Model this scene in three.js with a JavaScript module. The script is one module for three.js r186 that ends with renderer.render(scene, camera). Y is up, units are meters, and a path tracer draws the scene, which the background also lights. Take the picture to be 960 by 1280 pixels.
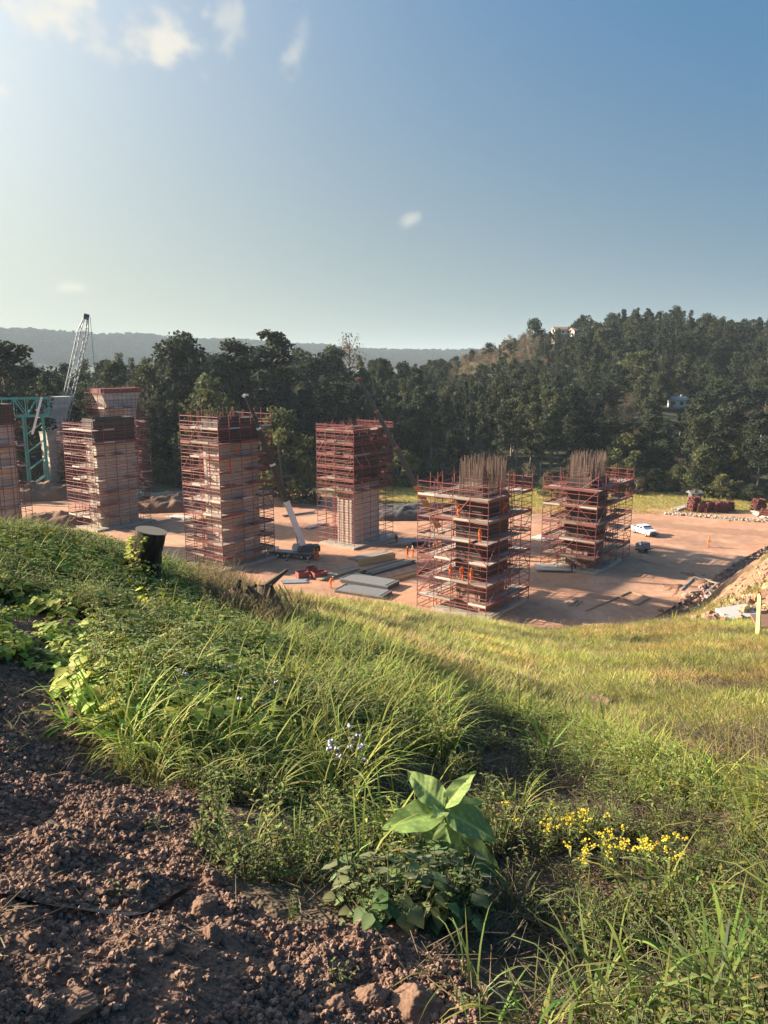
import * as THREE from 'three';
import { mergeGeometries, mergeVertices } from 'three/addons/utils/BufferGeometryUtils.js';
import { MarchingCubes } from 'three/addons/objects/MarchingCubes.js';
import { RoundedBoxGeometry } from 'three/addons/geometries/RoundedBoxGeometry.js';

// ---------------------------------------------------------------- camera, sky, sun, exposure
const scene = new THREE.Scene();
const EYE = new THREE.Vector3(0, 30, 0), PITCH = Math.atan(0.1917), FOCAL = 960;   // focal length in pixels of the 960 x 1280 photograph
const camera = new THREE.PerspectiveCamera(2 * Math.atan(640 / FOCAL) * 180 / Math.PI, 0.75, 0.1, 12000);
camera.position.copy(EYE); camera.rotation.set(-PITCH, 0, 0);
const renderer = new THREE.WebGLRenderer({ antialias: true });
renderer.toneMapping = THREE.LinearToneMapping;
renderer.toneMappingExposure = 3.2;
renderer.shadowMap.enabled = true; renderer.shadowMap.type = THREE.PCFSoftShadowMap;

const SUN_AZ = -66 * Math.PI / 180, SUN_EL = 20 * Math.PI / 180;   // azimuth from straight ahead, to the left
const SUN = new THREE.Vector3(Math.sin(SUN_AZ) * Math.cos(SUN_EL), Math.sin(SUN_EL), -Math.cos(SUN_AZ) * Math.cos(SUN_EL));
const sun = new THREE.DirectionalLight(new THREE.Color().setRGB(1.0, 0.85, 0.66), 5.0);
sun.position.copy(SUN).multiplyScalar(600); sun.target.position.set(0, 0, -120); sun.name = 'sun';
sun.castShadow = true; sun.shadow.mapSize.set(4096, 4096); sun.shadow.radius = 1.5;
Object.assign(sun.shadow.camera, { left: -260, right: 260, top: 260, bottom: -260, near: 1, far: 1600 });
scene.add(sun, sun.target);

const { clamp, lerp, smoothstep } = THREE.MathUtils;
const sstep = (a, b, x) => { const t = clamp((x - a) / (b - a), 0, 1); return t * t * (3 - 2 * t); };
function rng(seed) { let a = seed >>> 0; return () => { a = (a + 0x6D2B79F5) | 0; let t = Math.imul(a ^ (a >>> 15), 1 | a); t = (t + Math.imul(t ^ (t >>> 7), 61 | t)) ^ t; return ((t ^ (t >>> 14)) >>> 0) / 4294967296; }; }
function hash2(x, y) { let h = Math.imul(x, 374761393) + Math.imul(y, 668265263) | 0; h = Math.imul(h ^ (h >>> 13), 1274126177); return ((h ^ (h >>> 16)) >>> 0) / 4294967296; }
function vnoise(x, y) {
  const ix = Math.floor(x), iy = Math.floor(y), fx = x - ix, fy = y - iy, u = fx * fx * (3 - 2 * fx), v = fy * fy * (3 - 2 * fy);
  const a = hash2(ix, iy), b = hash2(ix + 1, iy), c = hash2(ix, iy + 1), d = hash2(ix + 1, iy + 1);
  return a + (b - a) * u + (c - a) * v + (a - b - c + d) * u * v;
}
function fbm(x, y, n = 4) { let s = 0, a = 0.5, t = 0; for (let i = 0; i < n; i++) { s += a * vnoise(x, y); t += a; a *= 0.5; const q = x * 1.6 - y * 1.2 + 17.3; y = x * 1.2 + y * 1.6 + 5.1; x = q; } return s / t; }
const C = (r, g, b) => new THREE.Color().setRGB(r, g, b);

// The sky: clear blue overhead, paler and warmer towards the horizon and towards the low sun, with a few thin clouds.
function makeSky() {
  const W = 2048, Hh = 1024, data = new Float32Array(W * Hh * 4);
  const dirOf = (px, py) => { const v = pixelRay(px, py); return v.normalize(); };
  // thin wisps: centre, long axis direction in the sky, half sizes in radians, strength
  const wisps = [[70, 14, 0.085, 0.034, -0.2, 0.95, 3], [208, 46, 0.052, 0.030, -0.35, 0.95, 5], [287, 24, 0.04, 0.022, 0.8, 0.5, 8], [372, 60, 0.020, 0.036, -0.35, 0.5, 9], [512, 276, 0.026, 0.008, 0.42, 0.5, 12], [87, 359, 0.016, 0.005, 0.05, 0.7, 13], [-150, 60, 0.12, 0.05, 0.2, 0.7, 15], [-420, 150, 0.16, 0.05, 0.1, 0.5, 17]].map(([px, py, a, b, turn, s, seed]) => {
    const d = dirOf(px, py), right = new THREE.Vector3().crossVectors(d, new THREE.Vector3(0, 1, 0)).normalize(), up = new THREE.Vector3().crossVectors(right, d);
    return { d, e1: right.clone().multiplyScalar(Math.cos(turn)).addScaledVector(up, Math.sin(turn)), e2: right.clone().multiplyScalar(-Math.sin(turn)).addScaledVector(up, Math.cos(turn)), a, b, s, seed };
  });
  const v = new THREE.Vector3();
  for (let row = 0; row < Hh; row++) {
    const el = ((row + 0.5) / Hh - 0.5) * Math.PI, ce = Math.cos(el), se = Math.sin(el);
    for (let col = 0; col < W; col++) {
      const az = ((col + 0.5) / W - 0.5) * 2 * Math.PI;
      v.set(Math.cos(az) * ce, se, Math.sin(az) * ce);
      const cg = v.dot(SUN), e = Math.max(0, se);
      // air: optical depth grows to the horizon
      const t = Math.pow(1 - e, SKY.pow), rgb = [0, 0, 0];
      const g1 = Math.pow(Math.max(0, 0.5 + 0.5 * cg), SKY.wide), gh = Math.pow(Math.max(0, 0.5 + 0.5 * cg), SKY.wideHigh), g2 = Math.pow(Math.max(0, cg), 24);
      for (let c = 0; c < 3; c++) {
        const base = lerp(SKY.zenith[c], SKY.horizon[c], t);
        rgb[c] = base + gh * SKY.glowHigh[c] * (1 - t) + g1 * SKY.glow[c] * t + g2 * SKY.aureole[c];
      }
      for (const w of wisps) {
        const k = v.dot(w.d); if (k < 0.9) continue;
        const p = v.dot(w.e1), q = v.dot(w.e2);
        const n = fbm(p * 34 + w.seed * 7, q * 46 + w.seed * 3, 5), n2 = fbm(p * 120 + w.seed, q * 160, 3);
        const r = Math.sqrt((p / w.a) ** 2 + (q / w.b) ** 2) + (n - 0.5) * 2.2 + (n2 - 0.5) * 0.5;
        const m = w.s * sstep(1.05, 0.1, r) ; if (m <= 0) continue;
        for (let c = 0; c < 3; c++) rgb[c] = lerp(rgb[c], SKY.cloud[c], m * 0.85);
      }
      const o = (row * W + col) * 4; data[o] = rgb[0]; data[o + 1] = rgb[1]; data[o + 2] = rgb[2]; data[o + 3] = 1;
    }
  }
  const tx = new THREE.DataTexture(data, W, Hh, THREE.RGBAFormat, THREE.FloatType);
  tx.mapping = THREE.EquirectangularReflectionMapping; tx.magFilter = THREE.LinearFilter; tx.minFilter = THREE.LinearFilter; tx.needsUpdate = true;
  scene.background = tx; scene.environment = tx;
}
const SKY = { pow: 3.5, wide: 2.0, wideHigh: 9.0, zenith: [0.003, 0.0557, 0.1402], horizon: [0.0009, 0.0431, 0.0812], glowHigh: [0.6604, 0.61, 0.5037], glow: [0.3114, 0.2679, 0.134], aureole: [0.5, 0.4, 0.28], cloud: [0.31, 0.29, 0.25] };

// a pixel of the photograph gives a direction; its distance always comes from what it touches
function pixelRay(px, py) {
  const x = (px - 480) / FOCAL, y = -(py - 640) / FOCAL, c = Math.cos(PITCH), s = Math.sin(PITCH);
  return new THREE.Vector3(x, y * c - s, -y * s - c);
}
function onRay(px, py, dist) { const v = pixelRay(px, py); return v.multiplyScalar(dist / Math.hypot(v.x, v.z)).add(EYE); }   // dist: horizontal metres
function onLevel(px, py, h = 0) { const v = pixelRay(px, py); return v.multiplyScalar((h - EYE.y) / v.y).add(EYE); }
makeSky();
scene.fog = new THREE.FogExp2(new THREE.Color().setRGB(0.72, 0.88, 1.0), 0.00013);

// ---------------------------------------------------------------- naming helpers
const taken = new Map();
function numbered(name) { const n = taken.get(name) || 0; taken.set(name, n + 1); return n ? name + '_' + String(n).padStart(3, '0') : name; }
function tag(o, label, category, group, kind) { if (label) o.userData.label = label; if (category) o.userData.category = category; if (group) o.userData.group = group; if (kind) o.userData.kind = kind; return o; }
function shade(o) { o.castShadow = true; o.receiveShadow = true; return o; }
function thing(name, label, category, pos = [0, 0, 0], turn = 0, group) { const g = new THREE.Group(); g.name = numbered(name); g.position.set(...pos); g.rotation.y = turn; tag(g, label, category, group); scene.add(g); return g; }
function part(name, geo, mat, parent) { const m = shade(new THREE.Mesh(geo, mat)); m.name = name; (parent || scene).add(m); return m; }
function solo(name, geo, mat, label, category, group) { const m = part(numbered(name), geo, mat, scene); tag(m, label, category, group); return m; }
function setting(name, geo, mat) { const m = part(name, geo, mat, scene); m.userData.kind = 'structure'; return m; }

// ---------------------------------------------------------------- geometry helpers
const UNIT_BOX = new THREE.BoxGeometry(1, 1, 1), UNIT_TUBE = new THREE.CylinderGeometry(1, 1, 1, 6, 1, true), _Y = new THREE.Vector3(0, 1, 0);
function box(name, mat, parent, [x, y, z], [w, h, d], turn = 0) { const m = part(name, UNIT_BOX, mat, parent); m.position.set(x, y, z); m.scale.set(w, h, d); m.rotation.y = turn; return m; }
function bar(name, mat, parent, a, b, r) {   // a tube between two points
  const A = new THREE.Vector3(...a), B = new THREE.Vector3(...b), d = B.clone().sub(A), m = part(name, UNIT_TUBE, mat, parent);
  m.position.copy(A).addScaledVector(d, 0.5); m.scale.set(r, d.length(), r); m.quaternion.setFromUnitVectors(_Y, d.clone().normalize()); return m;
}
function beam(name, mat, parent, a, b, w, h) {   // a box between two points
  const A = new THREE.Vector3(...a), B = new THREE.Vector3(...b), d = B.clone().sub(A), m = part(name, UNIT_BOX, mat, parent);
  m.position.copy(A).addScaledVector(d, 0.5); m.scale.set(w, h, d.length());
  m.quaternion.setFromRotationMatrix(new THREE.Matrix4().lookAt(B, A, Math.abs(d.x) + Math.abs(d.z) < 1e-4 ? new THREE.Vector3(1, 0, 0) : _Y)); return m;
}
function tubeGeo(pts, radii, sides = 6) {   // a tapered tube along points
  const pos = [], idx = [], uv = [], n = pts.length, t = new THREE.Vector3(), a = new THREE.Vector3(), b = new THREE.Vector3(); let len = 0;
  for (let i = 0; i < n; i++) {
    t.subVectors(pts[Math.min(n - 1, i + 1)], pts[Math.max(0, i - 1)]).normalize();
    a.set(0.31, 0.17, 0.93).cross(t); if (a.lengthSq() < 0.01) a.set(1, 0, 0).cross(t); a.normalize(); b.crossVectors(t, a);
    if (i) len += pts[i].distanceTo(pts[i - 1]);
    for (let k = 0; k <= sides; k++) { const q = k / sides * Math.PI * 2, c = Math.cos(q) * radii[i], s = Math.sin(q) * radii[i]; pos.push(pts[i].x + a.x * c + b.x * s, pts[i].y + a.y * c + b.y * s, pts[i].z + a.z * c + b.z * s); uv.push(k / sides, len); }
  }
  for (let i = 0; i < n - 1; i++) for (let k = 0; k < sides; k++) { const p = i * (sides + 1) + k, q = p + sides + 1; idx.push(p, q, p + 1, p + 1, q, q + 1); }
  const g = new THREE.BufferGeometry(); g.setAttribute('position', new THREE.Float32BufferAttribute(pos, 3)); g.setAttribute('uv', new THREE.Float32BufferAttribute(uv, 2)); g.setIndex(idx); g.computeVertexNormals(); return g;
}
function texture(size, fn, srgb = true, repeat) {   // fn(x, y) in 0..1 -> [r, g, b] in 0..1; tileable when fn is
  const d = new Uint8Array(size * size * 4);
  for (let y = 0; y < size; y++) for (let x = 0; x < size; x++) { const c = fn(x / size, y / size), o = (y * size + x) * 4; d[o] = clamp(c[0], 0, 1) * 255; d[o + 1] = clamp(c[1], 0, 1) * 255; d[o + 2] = clamp(c[2], 0, 1) * 255; d[o + 3] = 255; }
  const t = new THREE.DataTexture(d, size, size); if (srgb) t.colorSpace = THREE.SRGBColorSpace; t.wrapS = t.wrapT = THREE.RepeatWrapping; t.magFilter = THREE.LinearFilter; t.minFilter = THREE.LinearMipmapLinearFilter; t.generateMipmaps = true; t.needsUpdate = true;
  if (repeat) t.repeat.set(repeat, repeat); return t;
}
function tnoise(x, y, f, seed = 0) {   // value noise that repeats every 1
  const X = x * f, Y = y * f, ix = Math.floor(X), iy = Math.floor(Y), fx = X - ix, fy = Y - iy, u = fx * fx * (3 - 2 * fx), v = fy * fy * (3 - 2 * fy), m = (k) => ((k % f) + f) % f;
  const h = (i, j) => hash2(m(i) + seed * 131, m(j) + seed * 71);
  const a = h(ix, iy), b = h(ix + 1, iy), c = h(ix, iy + 1), d = h(ix + 1, iy + 1); return a + (b - a) * u + (c - a) * v + (a - b - c + d) * u * v;
}
function tfbm(x, y, f, n, seed = 0) { let s = 0, a = 0.5, t = 0; for (let i = 0; i < n; i++) { s += a * tnoise(x, y, f, seed + i); t += a; a *= 0.55; f *= 2; } return s / t; }
// ---------------------------------------------------------------- terrain: the hillside underfoot, the site below, wooded hills beyond
// heights of the near hillside: [photo column, [[row, metres away], ...], metres away where it meets the level of the site]
const PROFILE = [
  [-170, [[1280, 1.5], [1000, 3.0], [850, 5.1], [700, 10.4], [655, 14.5]], 115],
  [0, [[1280, 1.58], [1130, 2.2], [1000, 3.2], [850, 5.2], [780, 6.8], [700, 10.3], [664, 14]], 110],
  [160, [[1280, 1.66], [1130, 2.3], [1000, 3.3], [850, 5.4], [775, 8], [717, 11.5], [696, 14]], 98],
  [320, [[1280, 1.72], [1130, 2.36], [1000, 3.5], [900, 5.0], [830, 7], [770, 11], [748, 14]], 86],
  [480, [[1280, 1.79], [1130, 2.52], [1000, 3.85], [900, 5.5], [855, 7.2], [805, 11], [760, 20]], 78],
  [600, [[1280, 1.84], [1130, 2.64], [1000, 4.1], [930, 5.6], [878, 8.5], [828, 14], [780, 24]], 74],
  [720, [[1280, 1.88], [1100, 3.0], [1008, 4.3], [950, 5.7], [903, 9], [855, 13.5], [811, 20], [788, 25]], 71],
  [840, [[1280, 1.9], [1100, 3.0], [1015, 4.3], [976, 5.1], [903, 9.3], [855, 13.5], [808, 20], [780, 26]], 72],
  [960, [[1280, 1.93], [1100, 3.0], [1018, 4.3], [903, 9.5], [853, 13.5], [807, 20], [786, 25], [764, 31], [740, 40], [720, 55], [702, 80], [691, 103]], 121],
  [1160, [[1280, 1.95], [1000, 4.4], [900, 9], [804, 18], [745, 33], [706, 60], [694, 100]], 150],
];
const CTRL = [];   // azimuth (degrees), metres away, height
for (const [px, rows, toe] of PROFILE) {
  for (const [py, d] of rows) { const p = onRay(px, py, d); CTRL.push([Math.atan2(p.x, -p.z) * 180 / Math.PI, d, p.y]); }
  const a = Math.atan2((px - 480) / FOCAL, 0.985) * 180 / Math.PI;
  for (const k of [1, 1.35]) CTRL.push([a, toe * k, k > 1 ? -2.5 : 0]);
}
for (const a of [-180, -110, -60, -20, 20, 60, 110, 180]) CTRL.push([a, 0.6, 28.4]);
for (const [a, d, h] of [[-80, 2, 28.4], [-80, 6, 28.4], [-80, 20, 28], [-80, 70, 18], [-80, 150, 0], [-130, 5, 28.8], [-130, 30, 30], [-130, 150, 20], [130, 5, 28], [130, 30, 27], [130, 150, 15], [180, 5, 28.6], [180, 30, 30], [-180, 5, 28.6], [-180, 30, 30], [70, 2, 28.2], [70, 6, 26.8], [70, 20, 22.5], [70, 60, 15], [70, 160, 2], [-50, 3, 28.2], [-50, 10, 27.6], [-50, 20, 26.5]]) CTRL.push([a, d, h]);
const GA = 361, GD = 240, LD0 = Math.log(0.4), LD1 = Math.log(170), nearGrid = new Float32Array(GA * GD);
{
  const sx = 1 / 26, sy = 1.25, P = CTRL.map(([a, d, h]) => [a * sx, Math.log(d) * sy, h]), n = P.length, N = n + 3, M = [];
  const k = (r2) => r2 < 1e-12 ? 0 : 0.5 * r2 * Math.log(r2);
  for (let i = 0; i < N; i++) M.push(new Float64Array(N + 1));
  for (let i = 0; i < n; i++) { for (let j = 0; j < n; j++) M[i][j] = k((P[i][0] - P[j][0]) ** 2 + (P[i][1] - P[j][1]) ** 2) + (i === j ? 0.002 : 0); M[i][n] = M[n][i] = 1; M[i][n + 1] = M[n + 1][i] = P[i][0]; M[i][n + 2] = M[n + 2][i] = P[i][1]; M[i][N] = P[i][2]; }
  for (let c = 0; c < N; c++) { let p = c; for (let r = c + 1; r < N; r++) if (Math.abs(M[r][c]) > Math.abs(M[p][c])) p = r; [M[c], M[p]] = [M[p], M[c]]; for (let r = c + 1; r < N; r++) { const q = M[r][c] / M[c][c]; if (q) for (let j = c; j <= N; j++) M[r][j] -= q * M[c][j]; } }
  const w = new Float64Array(N); for (let r = N - 1; r >= 0; r--) { let s = M[r][N]; for (let j = r + 1; j < N; j++) s -= M[r][j] * w[j]; w[r] = s / M[r][r]; }
  for (let i = 0; i < GA; i++) for (let j = 0; j < GD; j++) { const x = (i - 180) * sx, y = (LD0 + (LD1 - LD0) * j / (GD - 1)) * sy; let s = w[n] + w[n + 1] * x + w[n + 2] * y; for (let q = 0; q < n; q++) s += w[q] * k((x - P[q][0]) ** 2 + (y - P[q][1]) ** 2); nearGrid[i * GD + j] = s; }
}
function nearHeight(az, d) {
  const a = clamp(az + 180, 0, GA - 1.001), l = clamp((Math.log(Math.max(d, 0.41)) - LD0) / (LD1 - LD0) * (GD - 1), 0, GD - 1.001), i = a | 0, j = l | 0, u = a - i, v = l - j, o = i * GD + j;
  return lerp(lerp(nearGrid[o], nearGrid[o + 1], v), lerp(nearGrid[o + GD], nearGrid[o + GD + 1], v), u);
}
function table(t, x) { if (x <= t[0][0]) return t[0][1]; for (let i = 1; i < t.length; i++) if (x <= t[i][0]) { const q = (x - t[i - 1][0]) / (t[i][0] - t[i - 1][0]), s = q * q * (3 - 2 * q); return lerp(t[i - 1][1], t[i][1], s); } return t[t.length - 1][1]; }
const RIDGE_D = [[-90, 420], [-40, 300], [-27, 290], [-16, 275], [-9, 265], [-5, 300], [1, 360], [5, 410], [18, 450], [40, 440], [90, 420]];
const RIDGE_H = [[-90, 14], [-40, 8], [-27, 6], [-16, 7], [-9, 8], [-5, 10], [1, 17], [4.5, 25], [7.5, 33], [10, 40], [14, 42], [18, 45], [27, 39], [40, 36], [90, 25]];
function hillHeight(az, d, x, z) {
  if (d < 175) return 0;
  const R = table(RIDGE_D, az), h = table(RIDGE_H, az), up = clamp((d - 186) / (R - 186), 0, 1);
  let y = d < R ? h * Math.pow(up, 1.15) : h * (1 - 0.9 * sstep(R, R + 420, d));
  const far = table([[-90, 120], [-30, 140], [-24, 146], [-18, 128], [-12, 108], [-6, 90], [0, 70], [12, 60], [90, 60]], az);
  y += far * Math.exp(-(((d - 3300) / 620) ** 2)) * (0.84 + 0.3 * fbm(x * 0.0022, z * 0.0022, 4));
  y += (fbm(x * 0.02, z * 0.02, 3) - 0.5) * 5 * sstep(195, 300, d);
  return y;
}
// the edge of the compacted pad, with a stony ditch beyond it
const PAD_EDGE = [onLevel(735, 800), onLevel(800, 783), onLevel(835, 762), onLevel(872, 740), onLevel(915, 708), onLevel(962, 683), onLevel(1080, 655)].map((p) => [p.x, p.z]);
function edgeDistance(x, z) {   // signed: positive on the hillside's side
  let best = 1e9, side = 1;
  for (let i = 0; i < PAD_EDGE.length - 1; i++) {
    const [ax, az] = PAD_EDGE[i], [bx, bz] = PAD_EDGE[i + 1], dx = bx - ax, dz = bz - az, t = clamp(((x - ax) * dx + (z - az) * dz) / (dx * dx + dz * dz), 0, 1), d = Math.hypot(x - ax - dx * t, z - az - dz * t);
    if (d < best) { best = d; side = dx * (z - az) - dz * (x - ax) > 0 ? 1 : -1; }
  }
  return best * side;
}
const inside = (poly, x, z) => { let r = false; for (let i = 0, j = poly.length - 1; i < poly.length; j = i++) { const [xi, zi] = poly[i], [xj, zj] = poly[j]; if ((zi > z) !== (zj > z) && x < (xj - xi) * (z - zi) / (zj - zi) + xi) r = !r; } return r; };
function smoothHeight(x, z) {
  const d = Math.hypot(x, z), az = Math.atan2(x, -z) * 180 / Math.PI;
  let y = 0;
  if (d < 165) { const h = nearHeight(az, d); y = 0.5 * (h + Math.sqrt(h * h + 0.6)) - 0.12; if (y < 0) y = 0; y *= 1 - sstep(120, 160, d); }
  if (x > 15 && x < 110 && d > 70 && d < 170) {
    const e = edgeDistance(x, z);
    if (e > -1) y = Math.min(y, 40) - 1.1 * Math.exp(-(((e - 2.0) / 1.5) ** 2)) * (1 - sstep(2, 6, y));
    else y *= sstep(-6, -1, e);
  }
  return y + hillHeight(az, d, x, z);
}
// meet the terrain along a pixel's ray
function onGround(px, py, height = smoothHeight) {
  const v = pixelRay(px, py); let t0 = 0.6;
  for (let t = 0.8; t < 900; t *= 1.012) { const y = EYE.y + v.y * t; if (y < height(v.x * t, v.z * t)) { let a = t0, b = t; for (let k = 0; k < 18; k++) { const m = (a + b) / 2; if (EYE.y + v.y * m < height(v.x * m, v.z * m)) b = m; else a = m; } return new THREE.Vector3(v.x * b, height(v.x * b, v.z * b), v.z * b); } t0 = t; }
  return new THREE.Vector3(v.x * 60, 0, v.z * 60);
}
const area = (...pts) => pts.map(([px, py]) => { const p = onGround(px, py); return [p.x, p.z]; });
// bare soil in the foreground; its border wanders
const DIRT = [[-4, 3], ...area([-260, 1000], [-120, 860], [-10, 800], [60, 792], [105, 830], [125, 880], [165, 950], [225, 990], [245, 1040], [262, 1110], [320, 1150], [400, 1185], [470, 1190], [560, 1215], [600, 1278]), [0.9, -1.0], [1.0, 2]];
const DIRT_B = area([-200, 800], [-20, 742], [60, 752], [130, 782], [150, 800], [60, 796], [-100, 820]);
const wander = (x, z) => { const n = fbm(x * 2.1 + 9, z * 2.1, 3) - 0.5, m = fbm(x * 2.1 + 51, z * 2.1 + 7, 3) - 0.5; return [x + n * 0.55, z + m * 0.55]; };
function isDirt(x, z) { const [a, b] = wander(x, z); return inside(DIRT, a, b) || inside(DIRT_B, x + (a - x) * 1.4, z + (b - z) * 1.4); }
const cell = (x, y) => {   // distance to the nearest of scattered points, and to the second: clods
  const ix = Math.floor(x), iy = Math.floor(y); let d1 = 9, d2 = 9;
  for (let i = -1; i < 2; i++) for (let j = -1; j < 2; j++) { const qx = ix + i + hash2(ix + i, iy + j), qy = iy + j + hash2(ix + i + 57, iy + j + 113), d = Math.hypot(x - qx, y - qy); if (d < d1) { d2 = d1; d1 = d; } else if (d < d2) d2 = d; }
  return [d1, d2];
};
function groundHeight(x, z) {
  const d = Math.hypot(x, z); let y = smoothHeight(x, z);
  if (d < 12) {
    const dirt = isDirt(x, z) ? 1 : 0.35, fade = 1 - sstep(8, 12, d);
    y += fade * ((fbm(x * 1.3, z * 1.3, 3) - 0.5) * 0.26 + dirt * ((fbm(x * 3.2, z * 3.2, 3) - 0.5) * 0.13 + Math.max(0, 0.40 - cell(x * 8, z * 8)[0]) * 0.07 * sstep(0.5, 0.62, fbm(x * 2 + 5, z * 2, 2)) + (fbm(x * 11, z * 11, 4) - 0.5) * 0.05));
  }
  if (d > 27 && x > 8 && d < 118) { const az = Math.atan2(x, -z) * 57.3, r = rubbleShare(x, z, az, d); if (r > 0) y += r * ((fbm(x * 0.9, z * 0.9, 4) - 0.5) * 1.1); }
  if (d > 5 && d < 70) y += (fbm(x * 0.45 + 3, z * 0.45, 3) - 0.5) * lerp(0.6, 0.34, sstep(10, 22, d)) * sstep(5, 12, d) * (1 - sstep(50, 70, d));
  return y;
}

function rubbleShare(x, z, az, d) { return d > 27 && x > 8 ? sstep(0.34, 0.5, fbm(x * 0.22 + 4, z * 0.22, 4)) * sstep(20.0, 22.5, az + (fbm(x * 0.2, z * 0.2, 3) - 0.5) * 4) * sstep(26, 30, d + (az - 24) * 0.3) : 0; }
// base colours of the ground, by what it is made of
function groundColor(x, z, y, out) {
  const d = Math.hypot(x, z), n = fbm(x * 0.8, z * 0.8, 4), az = Math.atan2(x, -z) * 180 / Math.PI;
  const set = (r, g, b, k) => { out[0] = lerp(out[0], r, k); out[1] = lerp(out[1], g, k); out[2] = lerp(out[2], b, k); };
  out[0] = 0.13; out[1] = 0.095; out[2] = 0.05;                                  // soil under plants
  if (d < 12) { const dirt = isDirt(x, z); set(0.165 + 0.08 * (n - 0.5), 0.095 + 0.045 * (n - 0.5), 0.064 + 0.03 * (n - 0.5), dirt ? 1 : 0.3); const m = sstep(0.5, 0.75, fbm(x * 9, z * 9, 3)); set(0.25, 0.15, 0.10, m * (dirt ? 0.5 : 0.1)); }
  else {
    const g = fbm(x * 0.35, z * 0.35, 4); set(0.17, 0.15, 0.055, 0.7); set(0.26, 0.2, 0.09, sstep(0.5, 0.7, g) * 0.6);
    if (d > 28 && x > 10) { const r = rubbleShare(x, z, az, d), pale = sstep(0.5, 0.65, fbm(x * 0.5, z * 0.5, 3)); set(lerp(0.30, 0.42, pale), lerp(0.17, 0.27, pale), lerp(0.10, 0.16, pale), r); }
    if (d > 60) { const e = edgeDistance(x, z); if (x > 20) { const k = (1 - sstep(3, 9, Math.abs(e) + (n - 0.5) * 4)); set(0.24, 0.15, 0.10, k); } }
    const low = 1 - sstep(1.0, 3.5, y + (n - 0.5) * 2.5);
    if (d > 60 && d < 178) set(0.36, 0.185, 0.105, low * (x > 15 && edgeDistance(x, z) > 1 ? 0.3 : 1));
    if (d > 150) { const f = sstep(-152, -158, z + (n - 0.5) * 5) * sstep(-10, 10, x); set(0.40, 0.34, 0.105, f); set(0.23, 0.23, 0.075, f * sstep(0.5, 0.7, fbm(x * 0.07, z * 0.2, 3)) * 0.6); }
    const wood = sstep(184, 192, d + (n - 0.5) * 8); set(0.055, 0.055, 0.028, wood);
    if (d > 300) { const s = sstep(0.48, 0.62, fbm(x * 0.012, z * 0.012, 4)); set(0.10, 0.09, 0.045, s); }
    if (d > 700) set(0.06, 0.075, 0.045, 1);
  }
}
const soilGrain = texture(1024, (x, y) => { const a = tfbm(x, y, 8, 5, 3), b = tnoise(x, y, 256, 9), c = tnoise(x, y, 128, 21); const v = 0.90 + (a - 0.5) * 0.3 + (b - 0.5) * 0.2 + (c > 0.88 ? 0.1 : 0); return [v, v * 0.985, v * 0.97]; });
const soilRelief = texture(1024, (x, y) => { const a = tfbm(x, y, 24, 5, 41), b = Math.pow(tnoise(x, y, 170, 7), 2); const v = a * 0.7 + b * 0.4; return [v, v, v]; }, false);
const groundMat = new THREE.MeshStandardMaterial({ vertexColors: true, map: soilGrain, bumpMap: soilRelief, bumpScale: 0.02, roughness: 0.95 });
function buildGround() {
  const rings = [], az = [];
  const span = (a, b, n) => { for (let i = 0; i < n; i++) rings.push(a * Math.pow(b / a, i / n)); };
  rings.push(0.05); span(0.35, 1.2, 30); span(1.2, 7.5, 380); span(7.5, 30, 120); span(30, 75, 70); span(75, 190, 100); span(190, 500, 70); span(500, 6500, 80); rings.push(6500);
  for (let a = -180; a < -46; a += 4) az.push(a); for (let a = -46; a < -34; a += 0.5) az.push(a); for (let a = -34; a < 34; a += 0.125) az.push(a); for (let a = 34; a < 46; a += 0.5) az.push(a); for (let a = 46; a <= 180; a += 4) az.push(a); if (az[az.length - 1] < 180) az.push(180);
  const nr = rings.length, na = az.length, pos = new Float32Array(nr * na * 3), col = new Float32Array(nr * na * 3), uv = new Float32Array(nr * na * 2), idx = [], c = [0, 0, 0];
  for (let i = 0; i < nr; i++) for (let j = 0; j < na; j++) {
    const d = rings[i], a = az[j] * Math.PI / 180, x = Math.sin(a) * d, z = -Math.cos(a) * d, y = groundHeight(x, z), o = i * na + j;
    pos.set([x, y, z], o * 3); groundColor(x, z, y, c); col.set(c, o * 3); uv[o * 2] = x / 1.7; uv[o * 2 + 1] = z / 1.7;
    if (i && j) idx.push(o - na - 1, o, o - 1, o - na - 1, o - na, o);
  }
  const g = new THREE.BufferGeometry(); g.setAttribute('position', new THREE.BufferAttribute(pos, 3)); g.setAttribute('color', new THREE.BufferAttribute(col, 3)); g.setAttribute('uv', new THREE.BufferAttribute(uv, 2)); g.setIndex(idx); g.computeVertexNormals();
  if (g.attributes.normal.getY(50 * na + (na >> 1)) < 0) { for (let i = 0; i < idx.length; i += 3) { const t = idx[i]; idx[i] = idx[i + 1]; idx[i + 1] = t; } g.setIndex(idx); g.computeVertexNormals(); }
  const m = setting('ground', g, groundMat); m.userData.label = 'hillside, valley floor and wooded hills in one sheet of earth';
}
buildGround();
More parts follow.
